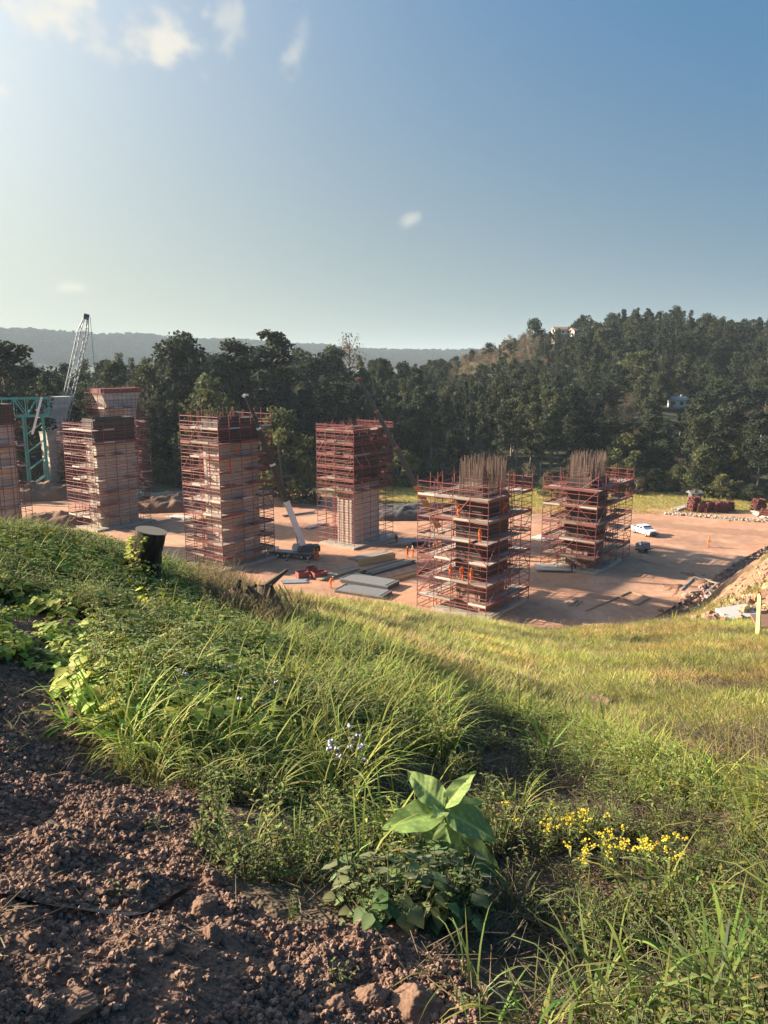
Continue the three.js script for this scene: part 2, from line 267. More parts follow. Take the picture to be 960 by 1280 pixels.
// ---------------------------------------------------------------- materials of the site
const std = (r, g, b, roughness = 0.8, metalness = 0, extra = {}) => new THREE.MeshStandardMaterial({ color: C(r, g, b), roughness, metalness, ...extra });
const concreteTex = texture(512, (x, y) => { const a = tfbm(x, y, 6, 5, 5), s = tnoise(x, y * 0.25, 64, 8), h = tnoise(x, y, 128, 3), band = tnoise(0.5, y, 16, 12); const v = 0.88 + (a - 0.5) * 0.26 + (s - 0.5) * 0.10 + (h - 0.5) * 0.08 + (band - 0.5) * 0.12; return [v, v * 0.975, v * 0.94]; });
const M = {
  red: [std(0.22, 0.045, 0.042, 0.6), std(0.165, 0.036, 0.034, 0.7), std(0.27, 0.065, 0.052, 0.55)],
  deck: [std(0.42, 0.37, 0.31, 0.9), std(0.30, 0.25, 0.20, 0.9), std(0.22, 0.16, 0.125, 0.95), std(0.50, 0.46, 0.40, 0.9)],
  redboard: std(0.20, 0.065, 0.055, 0.85),
  concrete: new THREE.MeshStandardMaterial({ color: C(0.66, 0.61, 0.56), map: concreteTex, roughness: 0.9 }),
  paleConcrete: new THREE.MeshStandardMaterial({ color: C(0.70, 0.69, 0.66), map: concreteTex, roughness: 0.9 }),
  freshConcrete: new THREE.MeshStandardMaterial({ color: C(0.36, 0.27, 0.24), map: concreteTex, roughness: 0.95 }),
  form: [std(0.030, 0.024, 0.022, 0.6), std(0.045, 0.035, 0.030, 0.7), std(0.026, 0.022, 0.022, 0.5)],
  waling: std(0.11, 0.05, 0.04, 0.6), rebar: std(0.16, 0.105, 0.08, 0.8),
  teal: std(0.03, 0.30, 0.27, 0.5), paleTeal: std(0.10, 0.36, 0.34, 0.5), wood: [std(0.42, 0.30, 0.17, 0.9), std(0.34, 0.23, 0.13, 0.9), std(0.50, 0.38, 0.22, 0.9)], yellowWood: std(0.62, 0.40, 0.13, 0.8), greyWood: std(0.30, 0.27, 0.24, 0.9),
  black: std(0.018, 0.018, 0.020, 0.45), grey: std(0.25, 0.25, 0.26, 0.5), darkGrey: std(0.07, 0.07, 0.075, 0.6), white: std(0.75, 0.75, 0.73, 0.4), steel: std(0.45, 0.46, 0.48, 0.4, 0.7), orange: std(0.62, 0.20, 0.03, 0.5), rubber: std(0.02, 0.02, 0.02, 0.9), glass: std(0.03, 0.04, 0.05, 0.1), rope: std(0.05, 0.05, 0.05, 0.8), tan: std(0.42, 0.32, 0.22, 0.9), slab: new THREE.MeshStandardMaterial({ color: C(0.52, 0.47, 0.41), map: concreteTex, roughness: 0.95 }),
};
const pick = (a, r) => a[Math.floor(r * a.length) % a.length];
// all the piers stand on one grid: u runs away to the right, v away to the left
const GRID_TURN = 53.13 * Math.PI / 180, U = [0.6, -0.8], Vv = [-0.8, -0.6];
const fromCorner = (x, z, a, b) => [x + U[0] * a + Vv[0] * b, z + U[1] * a + Vv[1] * b];   // a along u, b along v

// ---------------------------------------------------------------- scaffolds: standards, ledgers, rails, transoms, decks, toe boards and braces
function scaffold({ label, corner, su, sv, wu = 1.7, wv = 1.7, decks, top, ledgers = 2, seed, nu = 4, nv = 3, fine = true, railing = 2, holes = 0.1, braces = 10, group = 'red scaffolds around the piers', from = 0, deckMats, low = 0 }) {
  const R = rng(seed), [cx, cz] = fromCorner(...corner, su / 2, sv / 2), t = thing('pier_scaffold', label, 'scaffold', [cx, from, cz], GRID_TURN, group);
  const X = su / 2, Z = sv / 2, r = 0.05, red = () => pick(M.red, R()), ox = [], oz = [];
  for (let i = 0; i <= nu; i++) ox.push(-X + su * i / nu); for (let i = 0; i <= nv; i++) oz.push(-Z + sv * i / nv);
  const ix = ox.map((x) => clamp(x, -X + wu, X - wu)).filter((x, i, a) => i === 0 || x - a[i - 1] > 0.4), iz = oz.map((z) => clamp(z, -Z + wv, Z - wv)).filter((z, i, a) => i === 0 || z - a[i - 1] > 0.4);
  const posts = []; for (const x of ox) for (const z of [-Z, Z]) posts.push([x, z]); for (const z of oz.slice(1, -1)) for (const x of [-X, X]) posts.push([x, z]);
  for (const x of ix) for (const z of [-Z + wv, Z - wv]) posts.push([x, z]); for (const z of iz.slice(1, -1)) for (const x of [-X + wu, X - wu]) posts.push([x, z]);
  for (const [x, z] of posts) { bar('standard', red(), t, [x, 0, z], [x, top + (R() - 0.3) * 0.7, z], r); if (fine) box('base_plate', M.red[1], t, [x, 0.03, z], [0.22, 0.06, 0.22]); }
  const run = (name, a, b, rr = r * 0.9) => bar(name, red(), t, a, b, rr);
  const ring = (name, y, out, rr) => { const x = out ? X : X - wu, z = out ? Z : Z - wv; run(name, [-x, y, z], [x, y, z], rr); run(name, [-x, y, -z], [x, y, -z], rr); run(name, [-x, y, -z], [-x, y, z], rr); run(name, [x, y, -z], [x, y, z], rr); };
  decks.forEach((y, k) => {
    ring('ledger', y - 0.06, true); ring('ledger', y - 0.06, false);
    for (let q = 1; q <= railing; q++) ring('guard_rail', y + 0.5 * q, true, r * 0.8);
    for (const x of ox) for (const s of [-1, 1]) if (fine || R() < 0.4) run('transom', [x, y - 0.12, s * (Z - wv)], [x, y - 0.12, s * Z], r * 0.8);
    for (const z of oz.slice(1, -1)) for (const s of [-1, 1]) if (fine || R() < 0.4) run('transom', [s * (X - wu), y - 0.12, z], [s * X, y - 0.12, z], r * 0.8);
    const mats = deckMats || M.deck;
    // planked bays: one platform per bay on each of the four sides
    for (let i = 0; i < nu; i++) for (const s of [-1, 1]) if (R() > holes) { const w = su / nu; box('platform', pick(mats, R()), t, [ox[i] + w / 2, y + 0.01 * (i % 2), s * (Z - wv / 2)], [w - 0.06, 0.06, wv - 0.12]); if (R() < 0.75) box('toe_board', R() < (s > 0 ? 0.35 : 0.7) ? pick(mats, R()) : M.redboard, t, [ox[i] + w / 2, y + 0.14, s * (Z + 0.05)], [w - 0.08, 0.26, 0.035]); }
    for (let i = 0; i < nv; i++) for (const s of [-1, 1]) if (R() > holes) { const w = sv / nv; box('platform', pick(mats, R()), t, [s * (X - wu / 2), y + 0.02 + 0.01 * (i % 2), oz[i] + w / 2], [wu - 0.12, 0.06, w - 0.06]); if (R() < 0.8) box('toe_board', R() < (s < 0 ? 0.85 : 0.4) ? pick(mats, R()) : M.redboard, t, [s * (X + 0.05), y + 0.14, oz[i] + w / 2], [0.035, 0.26, w - 0.08]); }
    const y1 = k + 1 < decks.length ? decks[k + 1] : top;
    for (let q = 1; q <= ledgers; q++) { const yy = y + (y1 - y) * q / (ledgers + 1) + 0.23; if (yy < y1 - 0.1 && q > 1) ring('ledger', yy, true, r * 0.8); if (q === 1) ring('ledger', yy - 0.1, false, r * 0.8); }
  });
  const y0 = decks[0]; for (let y = low; y < y0 - 0.5; y += 0.9) { ring('ledger', y + 0.25, true, r * 0.85); if (fine) ring('ledger', y + 0.3, false, r * 0.8); }
  for (let k = 0; k < braces; k++) {   // diagonals, mostly on the two sides that face the hillside
    const lift = decks[Math.floor(R() * decks.length)], h = 2.2 + R() * 1.4, f = R();
    if (f < 0.45) { const i = Math.floor(R() * nv), flip = R() < 0.5; bar('brace', pick(M.red, R()), t, [-X - 0.05, lift, oz[flip ? i + 1 : i]], [-X - 0.05, Math.min(top, lift + h), oz[flip ? i : i + 1]], r * 0.9); }
    else if (f < 0.9) { const i = Math.floor(R() * nu), flip = R() < 0.5; bar('brace', pick([...M.red, M.deck[1]], R()), t, [ox[flip ? i + 1 : i], lift, Z + 0.05], [ox[flip ? i : i + 1], Math.min(top, lift + h), Z + 0.05], r * 0.9); }
    else { const i = Math.floor(R() * nu); bar('brace', pick(M.red, R()), t, [ox[i], lift, -Z - 0.05], [ox[i + 1], Math.min(top, lift + h), -Z - 0.05], r * 0.9); }
  }
  return t;
}
const steps = (a, d, n) => Array.from({ length: n }, (_, i) => a + d * i);

// ---------------------------------------------------------------- piers: poured lifts of concrete, formwork, reinforcing bars
function flareGeo(w0, w1, h, d, rows = 8) {   // a head that widens upwards along u
  const pos = [], uv = [], idx = []; const push = (x, y, z, u, v) => { pos.push(x, y, z); uv.push(u, v); return pos.length / 3 - 1; };
  for (const [ax, az, bx, bz] of [[-1, 1, 1, 1], [1, -1, -1, -1], [-1, -1, -1, 1], [1, 1, 1, -1]]) { let last; for (let i = 0; i <= rows; i++) { const t = i / rows, w = lerp(w0, w1, t * t), y = h * t, a = push(ax * w / 2, y, az * d / 2, 0, t), b = push(bx * w / 2, y, bz * d / 2, 1, t); if (last) idx.push(last[0], last[1], b, last[0], b, a); last = [a, b]; } }
  const q = [push(-w1 / 2, h, d / 2, 0, 0), push(w1 / 2, h, d / 2, 1, 0), push(w1 / 2, h, -d / 2, 1, 1), push(-w1 / 2, h, -d / 2, 0, 1)]; idx.push(q[0], q[1], q[2], q[0], q[2], q[3]);
  const g = new THREE.BufferGeometry(); g.setAttribute('position', new THREE.Float32BufferAttribute(pos, 3)); g.setAttribute('uv', new THREE.Float32BufferAttribute(uv, 2)); g.setIndex(idx); g.computeVertexNormals(); return g;
}
function pier({ label, corner, lu = 7, lv = 3.4, shaft, pour = 1.5, mat = M.concrete, forms, bars, flare, seed, from = 0, base = true, group = 'bridge piers under construction' }) {
  const R = rng(seed), [cx, cz] = fromCorner(...corner, lu / 2, lv / 2), t = thing('bridge_pier', label, 'pier', [cx, from, cz], GRID_TURN, group);
  if (base) box('pile_cap', M.slab, t, [0, 0.2, 0], [lu + 4.6, 0.4, lv + 4.4]);
  let y = base ? 0.4 : 0, k = 0;
  while (y < shaft - 0.05) { const h = Math.min(pour, shaft - y); box('concrete_pour', mat, t, [(k % 2) * 0.006, y + h / 2 - 0.006, 0], [lu - (k % 2) * 0.014, h - 0.03, lv - (k % 2) * 0.014]); box('pour_joint', M.waling, t, [0, y + h - 0.015, 0], [lu - 0.05, 0.034, lv - 0.05]); y += h; k++; }
  if (flare) { const m = part('flared_head', flareGeo(lu, flare[1], flare[0], lv), mat, t); m.position.y = shaft; if (flare[2]) box('head_formwork', M.redboard, t, [0, shaft + flare[0] + 0.5, 0], [flare[1] + 0.3, 1.0, lv + 0.4]); }
  if (forms) {
    const [f0, f1, rowH, skew = 0] = forms, n = Math.round((f1 - f0) / rowH), pu = Math.round(lu / 1.2), pv = Math.round(lv / 1.15);
    box('wet_concrete', M.freshConcrete, t, [0, (f0 + f1) / 2 - 0.2, 0], [lu - 0.02, f1 - f0 - 0.4, lv - 0.02]);
    for (let i = 0; i < n; i++) { const yy = f0 + rowH * i, g = skew * i;
      for (const s of [-1, 1]) { for (let j = 0; j < pu; j++) box('form_panel', pick(M.form, R()), t, [-lu / 2 + lu / pu * (j + 0.5), yy + rowH / 2, s * (lv / 2 + 0.1 + g)], [lu / pu - 0.03, rowH - 0.03, 0.14]); for (let j = 0; j < pv; j++) box('form_panel', pick(M.form, R()), t, [s * (lu / 2 + 0.1 + g), yy + rowH / 2, -lv / 2 + lv / pv * (j + 0.5)], [0.14, rowH - 0.03, lv / pv - 0.03]);
        for (const q of [0.22, 0.72]) { box('waling', M.waling, t, [0, yy + rowH * q, s * (lv / 2 + 0.24 + g)], [lu + 0.5, 0.12, 0.12]); box('waling', M.waling, t, [s * (lu / 2 + 0.24 + g), yy + rowH * q + 0.14, 0], [0.12, 0.12, lv + 0.5]); } } }
  }
  if (bars) { const [b0, b1, gap = 0.3] = bars; const set = (x, z) => bar('reinforcing_bar', M.rebar, t, [x, b0, z], [x + (R() - 0.5) * 0.16, b1 + (R() - 0.6) * 0.9, z + (R() - 0.5) * 0.16], 0.034);
    for (let x = -lu / 2 + 0.12; x <= lu / 2 - 0.1; x += gap) for (const s of [-1, 1]) set(x, s * (lv / 2 - 0.12)); for (let z = -lv / 2 + 0.4; z < lv / 2 - 0.3; z += gap) for (const s of [-1, 1]) set(s * (lu / 2 - 0.12), z);
    for (let y2 = b0 + 0.4; y2 < b0 + (b1 - b0) * 0.55; y2 += 0.5) { for (const s of [-1, 1]) { bar('stirrup', M.rebar, t, [-lu / 2 + 0.08, y2, s * (lv / 2 - 0.08)], [lu / 2 - 0.08, y2, s * (lv / 2 - 0.08)], 0.022); bar('stirrup', M.rebar, t, [s * (lu / 2 - 0.08), y2, -lv / 2 + 0.08], [s * (lu / 2 - 0.08), y2, lv / 2 - 0.08], 0.022); } } }
  return t;
}
const inset = (c, a, b) => fromCorner(...c, a, b);
// the pier nearest to the hillside: black forms and a crown of bars
const S1 = [12.1, -87.3];
pier({ label: 'pier in black formwork with a crown of bars, closest to the grassy slope', corner: inset(S1, 1.8, 1.9), lu: 6.2, lv: 3.4, shaft: 4.4, pour: 1.9, mat: M.freshConcrete, forms: [4.4, 14.6, 2.55], bars: [14.2, 18.9, 0.16], seed: 1 });
scaffold({ label: 'red scaffold with bright decks and workers on several levels, beside the grassy slope', corner: S1, su: 11.2, sv: 9.9, wu: 1.7, wv: 1.8, decks: steps(1.6, 2.55, 6), top: 16.6, seed: 11, nu: 4, nv: 4, braces: 26, railing: 2, ledgers: 2 });
// the far right pier
const S2 = [30.4, -107.6];
pier({ label: 'pier in dark formwork with a crown of bars beside the white pickup', corner: inset(S2, 1.9, 1.9), lu: 6.4, lv: 3.4, shaft: 3.4, pour: 1.7, mat: M.freshConcrete, forms: [3.4, 13.6, 2.55], bars: [13.2, 17.2, 0.16], seed: 2 });
scaffold({ label: 'red scaffold with wide wings on both sides beside the white pickup', corner: S2, su: 14.6, sv: 8.4, wu: 1.8, wv: 1.8, decks: steps(2.2, 2.5, 5), top: 14.4, seed: 12, nu: 5, nv: 3, braces: 26, deckMats: [M.deck[2], M.redboard, M.deck[1], M.deck[0]] });
// bare lower shaft, dense red scaffold above, in front of the slim gums
const S3 = [-4.9, -123.6];
pier({ label: 'pier with tall bare pale shaft beneath dense red scaffold, behind the timber stacks', corner: inset(S3, 1.6, 1.7), lu: 7.4, lv: 3.2, shaft: 10.4, pour: 1.3, forms: [10.4, 18.4, 2], seed: 3 });
scaffold({ label: 'dense dark red scaffold round the bare pale shaft, behind the timber stacks', corner: S3, su: 10.8, sv: 8.0, wu: 1.4, wv: 2.2, decks: steps(9.4, 2.0, 6), top: 20.6, seed: 13, nu: 5, nv: 4, braces: 30, ledgers: 3, railing: 2, deckMats: [M.deck[2], M.redboard, M.deck[1], M.redboard], low: 0 });
// left of the crane with the white lower boom
const S4 = [-23.6, -109.4];
pier({ label: 'pier with striped pale shaft left of the black boomed crane', corner: inset(S4, 1.7, 1.8), lu: 7.6, lv: 3.6, shaft: 18.6, pour: 1.45, mat: M.concrete, seed: 4, forms: [18.6, 22.2, 1.8] });
scaffold({ label: 'tall red scaffold with long white plank platforms left of the black boomed crane', corner: S4, su: 10.6, sv: 8.4, wu: 1.7, wv: 1.9, decks: steps(1.8, 2.12, 10), top: 23.2, seed: 14, nu: 5, nv: 4, braces: 12, ledgers: 2, railing: 2, holes: 0.25, deckMats: [M.deck[0], M.deck[3], M.deck[1], M.redboard] });
// farther left, in the haze
const S5 = [-52.2, -137.5];
pier({ label: 'hazy pier with dark flared formwork on top of a pale striped shaft', corner: inset(S5, 1.6, 1.6), lu: 8.2, lv: 3.4, shaft: 15.6, pour: 1.5, seed: 5, forms: [15.6, 20.4, 2.4, 0.12] });
scaffold({ label: 'rusty scaffold round the hazy pier with dark flared formwork', corner: inset(S5, 0, 0), su: 11.4, sv: 9.5, wu: 1.5, wv: 3.2, decks: steps(2.2, 2.3, 8), top: 19.8, seed: 15, nu: 5, nv: 4, braces: 10, fine: false, holes: 0.45 });
const S6 = [-61.0, -170];
pier({ label: 'hazy pier with red edged widening head, farther than the teal tanks', corner: inset(S6, 1.6, 1.6), lu: 7, lv: 3.4, shaft: 17.6, pour: 1.6, seed: 6, flare: [6.2, 10.4, true] });
scaffold({ label: 'sparse rusty scaffold round the hazy pier with the widening head', corner: inset(S6, -0.4, 0), su: 11.4, sv: 7.4, wu: 1.5, wv: 1.6, decks: steps(3, 2.5, 8), top: 25.2, seed: 16, nu: 5, nv: 3, braces: 8, fine: false, holes: 0.5 });
const S0 = [-67.2, -120];
pier({ label: 'striped concrete pier with dark top panels at the left border of the site', corner: inset(S0, 1.5, 1.5), lu: 9.0, lv: 4.0, shaft: 20.2, pour: 0.8, seed: 7, forms: [20.2, 23.6, 1.7] });
scaffold({ label: 'thin scaffold round the striped pier at the left border of the site', corner: S0, su: 11.6, sv: 6.6, wu: 1.3, wv: 1.3, decks: steps(3, 3.4, 6), top: 22.5, seed: 17, nu: 5, nv: 3, braces: 4, fine: false, holes: 0.7, railing: 1 });
// a finished hammerhead pier with teal forms under it
{
  const p = onLevel(60, 609), S7 = [p.x + 1, p.z];
  pier({ label: 'pale finished pier with a wide curved hammerhead beside the teal gantry', corner: S7, lu: 4.2, lv: 3.4, shaft: 9.6, pour: 3.2, mat: M.paleConcrete, seed: 8, flare: [12.6, 11, false] });
  scaffold({ label: 'scaffold wing beside the pale hammerhead pier', corner: [p.x + 9, p.z + 6], su: 7, sv: 6, wu: 1.3, wv: 1.3, decks: steps(2, 2.4, 6), top: 17, seed: 18, nu: 3, nv: 3, braces: 6, fine: false, holes: 0.5 });
}
// ---------------------------------------------------------------- the compacted red pad
{
  const far = [onLevel(1080, 655), onLevel(900, 637), onLevel(640, 634), onLevel(500, 632), onLevel(380, 615), onLevel(170, 600), onLevel(-40, 600)].map((p) => [p.x, p.z]);
  const near = [[-120, -95], [-60, -84], [-20, -70], [0, -66], [14, -66]];
  const edge = PAD_EDGE.slice(0, -1).map(([x, z]) => [x + (fbm(x, z, 2) - 0.5) * 1.2 - 0.3, z]);
  const shape = new THREE.Shape([...near, ...edge, ...far].map(([x, z]) => new THREE.Vector2(x, -z)));
  // grain, damp patches and the tracks of wheels, in metres
  const X0 = -112, XS = 210, Z0 = -72, ZS = 128, R = rng(5), tracks = [];
  const P = (px, py) => { const p = onLevel(px, py); return [p.x, p.z]; };
  for (const pts of [[[960, 668], [860, 660], [780, 650], [700, 645], [610, 648]], [[960, 672], [880, 664], [800, 653], [720, 650]], [[930, 700], [860, 690], [800, 684], [740, 690], [690, 680], [640, 660], [560, 655]], [[800, 770], [740, 745], [690, 735], [660, 715], [660, 690]], [[860, 735], [800, 740], [720, 735], [670, 725]], [[520, 740], [500, 710], [510, 690], [550, 670], [620, 655]], [[420, 745], [410, 710], [400, 695], [330, 680], [250, 660], [200, 645]], [[250, 650], [330, 655], [400, 655], [500, 650]], [[920, 680], [850, 677], [820, 668]], [[880, 720], [830, 700], [800, 690]]]) { const c = new THREE.CatmullRomCurve3(pts.map(([a, b]) => { const [x, z] = P(a, b); return new THREE.Vector3(x, 0, z); })); tracks.push(c.getPoints(60)); }
  const S = 2048, d = new Uint8Array(S * S * 4), track = new Float32Array(S * S);
  for (const pts of tracks) for (let rep = 0; rep < 3; rep++) { const off = (R() - 0.5) * 2.4; for (const half of [-0.95, 0.95]) for (let i = 0; i < pts.length - 1; i++) { const a = pts[i], b = pts[i + 1], dx = b.x - a.x, dz = b.z - a.z, L = Math.hypot(dx, dz), n = Math.ceil(L / 0.06);
    for (let k = 0; k < n; k++) { const t = k / n, o = off + half; for (let w = -3; w <= 3; w++) { const x = a.x + dx * t - dz / L * (o + w * 0.055), z = a.z + dz * t + dx / L * (o + w * 0.055), u = Math.floor((x - X0) / XS * S), v = Math.floor((Z0 - z) / ZS * S); if (u >= 0 && v >= 0 && u < S && v < S) track[v * S + u] = Math.min(1, track[v * S + u] + 0.12 * (0.6 + 0.8 * vnoise(x * 2.2, z * 2.2))); } } } }
  const road = tracks[0].map((p) => [p.x, p.z]);
  for (let v = 0; v < S; v++) for (let u = 0; u < S; u++) {
    const x = X0 + (u + 0.5) / S * XS, z = Z0 - (v + 0.5) / S * ZS, a = fbm(x * 0.16, z * 0.16, 4), b = fbm(x * 1.1, z * 0.9, 4), c = fbm(x * 5, z * 5, 3), e = vnoise(x * 9, z * 9);
    let r = 0.47, g = 0.245, bb = 0.145; const k = 1 + (b - 0.5) * 0.42 + (c - 0.5) * 0.34 + (e - 0.5) * 0.14;
    const pale = sstep(0.5, 0.68, a), damp = sstep(0.55, 0.72, fbm(x * 0.11 + 40, z * 0.13, 4)); r = lerp(r, 0.56, pale * 0.6); g = lerp(g, 0.33, pale * 0.6); bb = lerp(bb, 0.21, pale * 0.6);
    r = lerp(r, 0.27, damp * 0.55); g = lerp(g, 0.15, damp * 0.55); bb = lerp(bb, 0.1, damp * 0.55);
    if (x > 35 && z < -128) { let m = 99; for (let i = 0; i < road.length; i += 3) { const q = Math.hypot(x - road[i][0], z - road[i][1]); if (q < m) m = q; } const w = 1 - sstep(2.6, 3.6, m + (b - 0.5)); r = lerp(r, 0.33, w * 0.75); g = lerp(g, 0.175, w * 0.75); bb = lerp(bb, 0.105, w * 0.75); }
    const t = track[v * S + u] * 0.5; r *= k * (1 - t * 0.45); g *= k * (1 - t * 0.42); bb *= k * (1 - t * 0.38);
    const o = (v * S + u) * 4, enc = (q) => { q = clamp(q, 0, 1); return 255 * (q <= 0.0031308 ? q * 12.92 : 1.055 * Math.pow(q, 1 / 2.4) - 0.055); }; d[o] = enc(r); d[o + 1] = enc(g); d[o + 2] = enc(bb); d[o + 3] = 255;
  }
  const map = new THREE.DataTexture(d, S, S); map.colorSpace = THREE.SRGBColorSpace; map.magFilter = THREE.LinearFilter; map.minFilter = THREE.LinearMipmapLinearFilter; map.generateMipmaps = true; map.needsUpdate = true;
  const g = new THREE.ShapeGeometry(shape); g.rotateX(-Math.PI / 2); const p = g.attributes.position, uv = g.attributes.uv; for (let i = 0; i < p.count; i++) uv.setXY(i, (p.getX(i) - X0) / XS, (Z0 - p.getZ(i)) / ZS);
  const m = setting('site_pad', g, new THREE.MeshStandardMaterial({ map, roughness: 0.97 })); m.position.y = 0.05; m.userData.label = 'compacted red earth pad of the building site';
}

// ---------------------------------------------------------------- people, in orange work clothes
function personGeo(pose) {
  const J = pose.joints, bones = [   // a, b, radius at a, radius at b, what covers it
    ['hip', 'chest', 0.155, 0.165, 0], ['chest', 'neck', 0.15, 0.065, 0], ['neck', 'head', 0.058, 0.055, 1], ['shl', 'shr', 0.075, 0.075, 0], ['shl', 'ell', 0.062, 0.052, 0], ['ell', 'wrl', 0.05, 0.038, 0], ['shr', 'elr', 0.062, 0.052, 0], ['elr', 'wrr', 0.05, 0.038, 0], ['hil', 'knl', 0.095, 0.07, 0], ['knl', 'anl', 0.068, 0.05, 0], ['hir', 'knr', 0.095, 0.07, 0], ['knr', 'anr', 0.068, 0.05, 0], ['hil', 'hir', 0.1, 0.1, 0], ['anl', 'tol', 0.048, 0.042, 2], ['anr', 'tor', 0.048, 0.042, 2], ['wrl', 'hal', 0.04, 0.034, 1], ['wrr', 'har', 0.04, 0.034, 1]];
  const dir = (a, b) => new THREE.Vector3(...J[b]).sub(new THREE.Vector3(...J[a])).normalize();
  J.hal = new THREE.Vector3(...J.wrl).addScaledVector(dir('ell', 'wrl'), 0.08).toArray(); J.har = new THREE.Vector3(...J.wrr).addScaledVector(dir('elr', 'wrr'), 0.08).toArray();
  const N = 64, half = 1.0, mc = new MarchingCubes(N, new THREE.MeshBasicMaterial(), false, false, 60000); mc.isolation = 0;
  const seg = bones.map(([a, b, r0, r1, c]) => ({ a: new THREE.Vector3(...J[a]), d: new THREE.Vector3(...J[b]).sub(new THREE.Vector3(...J[a])), r0, r1, c })), p = new THREE.Vector3(), q = new THREE.Vector3(), head = new THREE.Vector3(...J.head);
  const dist = (p, want) => { let s = 9, best = 9, cover = 0; for (const o of seg) { q.subVectors(p, o.a); const t = clamp(q.dot(o.d) / o.d.lengthSq(), 0, 1); q.addScaledVector(o.d, -t); const v = q.length() - lerp(o.r0, o.r1, t); if (v < best) { best = v; cover = o.c; } const h = clamp(0.5 + 0.5 * (s - v) / 0.05, 0, 1); s = lerp(s, v, h) - 0.05 * h * (1 - h); }
    q.subVectors(p, head); const v = Math.hypot(q.x / 0.078, (q.y - 0.06) / 0.115, q.z / 0.095) * 0.09 - 0.09; if (v < best) { best = v; cover = 1; } s = Math.min(s, v); return want ? cover : s; };
  for (let k = 0; k < N; k++) for (let j = 0; j < N; j++) for (let i = 0; i < N; i++) { p.set((i - N / 2) / (N / 2) * half, (j - N / 2) / (N / 2) * half + 0.95, (k - N / 2) / (N / 2) * half); mc.field[i + j * N + k * N * N] = -dist(p); }
  mc.update(); const n = mc.count, pos = new Float32Array(n * 3), col = new Float32Array(n * 3);
  for (let i = 0; i < n; i++) { p.set(mc.positionArray[i * 3] * half, mc.positionArray[i * 3 + 1] * half + 0.95, mc.positionArray[i * 3 + 2] * half); pos.set([p.x, p.y, p.z], i * 3); const c = dist(p, true); col.set(c === 1 ? [0.20, 0.11, 0.075] : c === 2 ? [0.03, 0.025, 0.02] : [0.75, 0.16, 0.025], i * 3); }
  let g = new THREE.BufferGeometry(); g.setAttribute('position', new THREE.BufferAttribute(pos, 3)); g.setAttribute('color', new THREE.BufferAttribute(col, 3)); g = mergeVertices(g, 1e-4); g.computeVertexNormals();
  const bits = [g];
  for (const [w, h] of [['wrl', 'hal'], ['wrr', 'har']]) { const A = new THREE.Vector3(...J[h]), D = dir(w, h), side = new THREE.Vector3(1, 0.2, 0.4).cross(D).normalize(); for (let f = 0; f < 5; f++) { const s = f === 4 ? A.clone().addScaledVector(D, -0.03).addScaledVector(side, 0.04) : A.clone().addScaledVector(side, (f - 1.5) * 0.019), e = s.clone().addScaledVector(D, f === 4 ? 0.04 : 0.06 - Math.abs(f - 1.3) * 0.008).addScaledVector(side, f === 4 ? 0.02 : 0), tip = e.clone().addScaledVector(D, 0.022).add(new THREE.Vector3(0, -0.014, 0.008)), b = tubeGeo([s, e, tip], [0.0095, 0.009, 0.006], 5); b.deleteAttribute('uv'); const c = new Float32Array(b.attributes.position.count * 3); for (let i = 0; i < c.length; i += 3) c.set([0.2, 0.11, 0.075], i); b.setAttribute('color', new THREE.BufferAttribute(c, 3)); bits.push(b); } }
  return mergeGeometries(bits);
}
const walkJ = () => ({ hip: [0, 0.95, 0], chest: [0, 1.28, 0.02], neck: [0, 1.5, 0.03], head: [0, 1.6, 0.05], shl: [0.19, 1.42, 0.02], shr: [-0.19, 1.42, 0.02], ell: [0.25, 1.14, -0.08], wrl: [0.24, 0.92, 0.04], elr: [-0.25, 1.15, 0.1], wrr: [-0.22, 0.98, 0.28], hil: [0.09, 0.9, 0], hir: [-0.09, 0.9, 0], knl: [0.1, 0.5, 0.16], anl: [0.1, 0.09, 0.2], tol: [0.1, 0.05, 0.34], knr: [-0.1, 0.5, -0.06], anr: [-0.1, 0.1, -0.26], tor: [-0.1, 0.05, -0.14] });
const POSES = [walkJ(), { ...walkJ(), knl: [0.1, 0.5, 0.02], anl: [0.11, 0.09, 0], tol: [0.12, 0.05, 0.13], knr: [-0.1, 0.5, 0.02], anr: [-0.11, 0.09, -0.02], tor: [-0.12, 0.05, 0.11], ell: [0.26, 1.16, 0.1], wrl: [0.16, 1.18, 0.34], elr: [-0.26, 1.16, 0.08], wrr: [-0.14, 1.1, 0.32] }, { ...walkJ(), chest: [0, 1.2, 0.22], neck: [0, 1.3, 0.42], head: [0, 1.34, 0.52], shl: [0.19, 1.24, 0.36], shr: [-0.19, 1.24, 0.36], ell: [0.22, 0.98, 0.46], wrl: [0.15, 0.78, 0.58], elr: [-0.22, 0.98, 0.44], wrr: [-0.14, 0.76, 0.56], knl: [0.12, 0.5, 0.1], anl: [0.12, 0.09, 0.02], tol: [0.13, 0.05, 0.15], knr: [-0.12, 0.5, 0.08], anr: [-0.12, 0.09, -0.04], tor: [-0.13, 0.05, 0.09] }].map((joints) => ({ joints, geo: null }));
for (const p of POSES) p.geo = personGeo(p);
const hatGeo = new THREE.LatheGeometry([[0, 0.13], [0.05, 0.122], [0.09, 0.09], [0.105, 0.04], [0.108, 0.01], [0.14, 0], [0.108, -0.002]].map(([a, b]) => new THREE.Vector2(a, b)), 14);
const clothMat = new THREE.MeshStandardMaterial({ vertexColors: true, roughness: 0.85 }), hats = [std(0.75, 0.75, 0.72, 0.4), std(0.75, 0.30, 0.03, 0.4), std(0.65, 0.5, 0.05, 0.4)], darkCloth = std(0.03, 0.03, 0.04, 0.9);
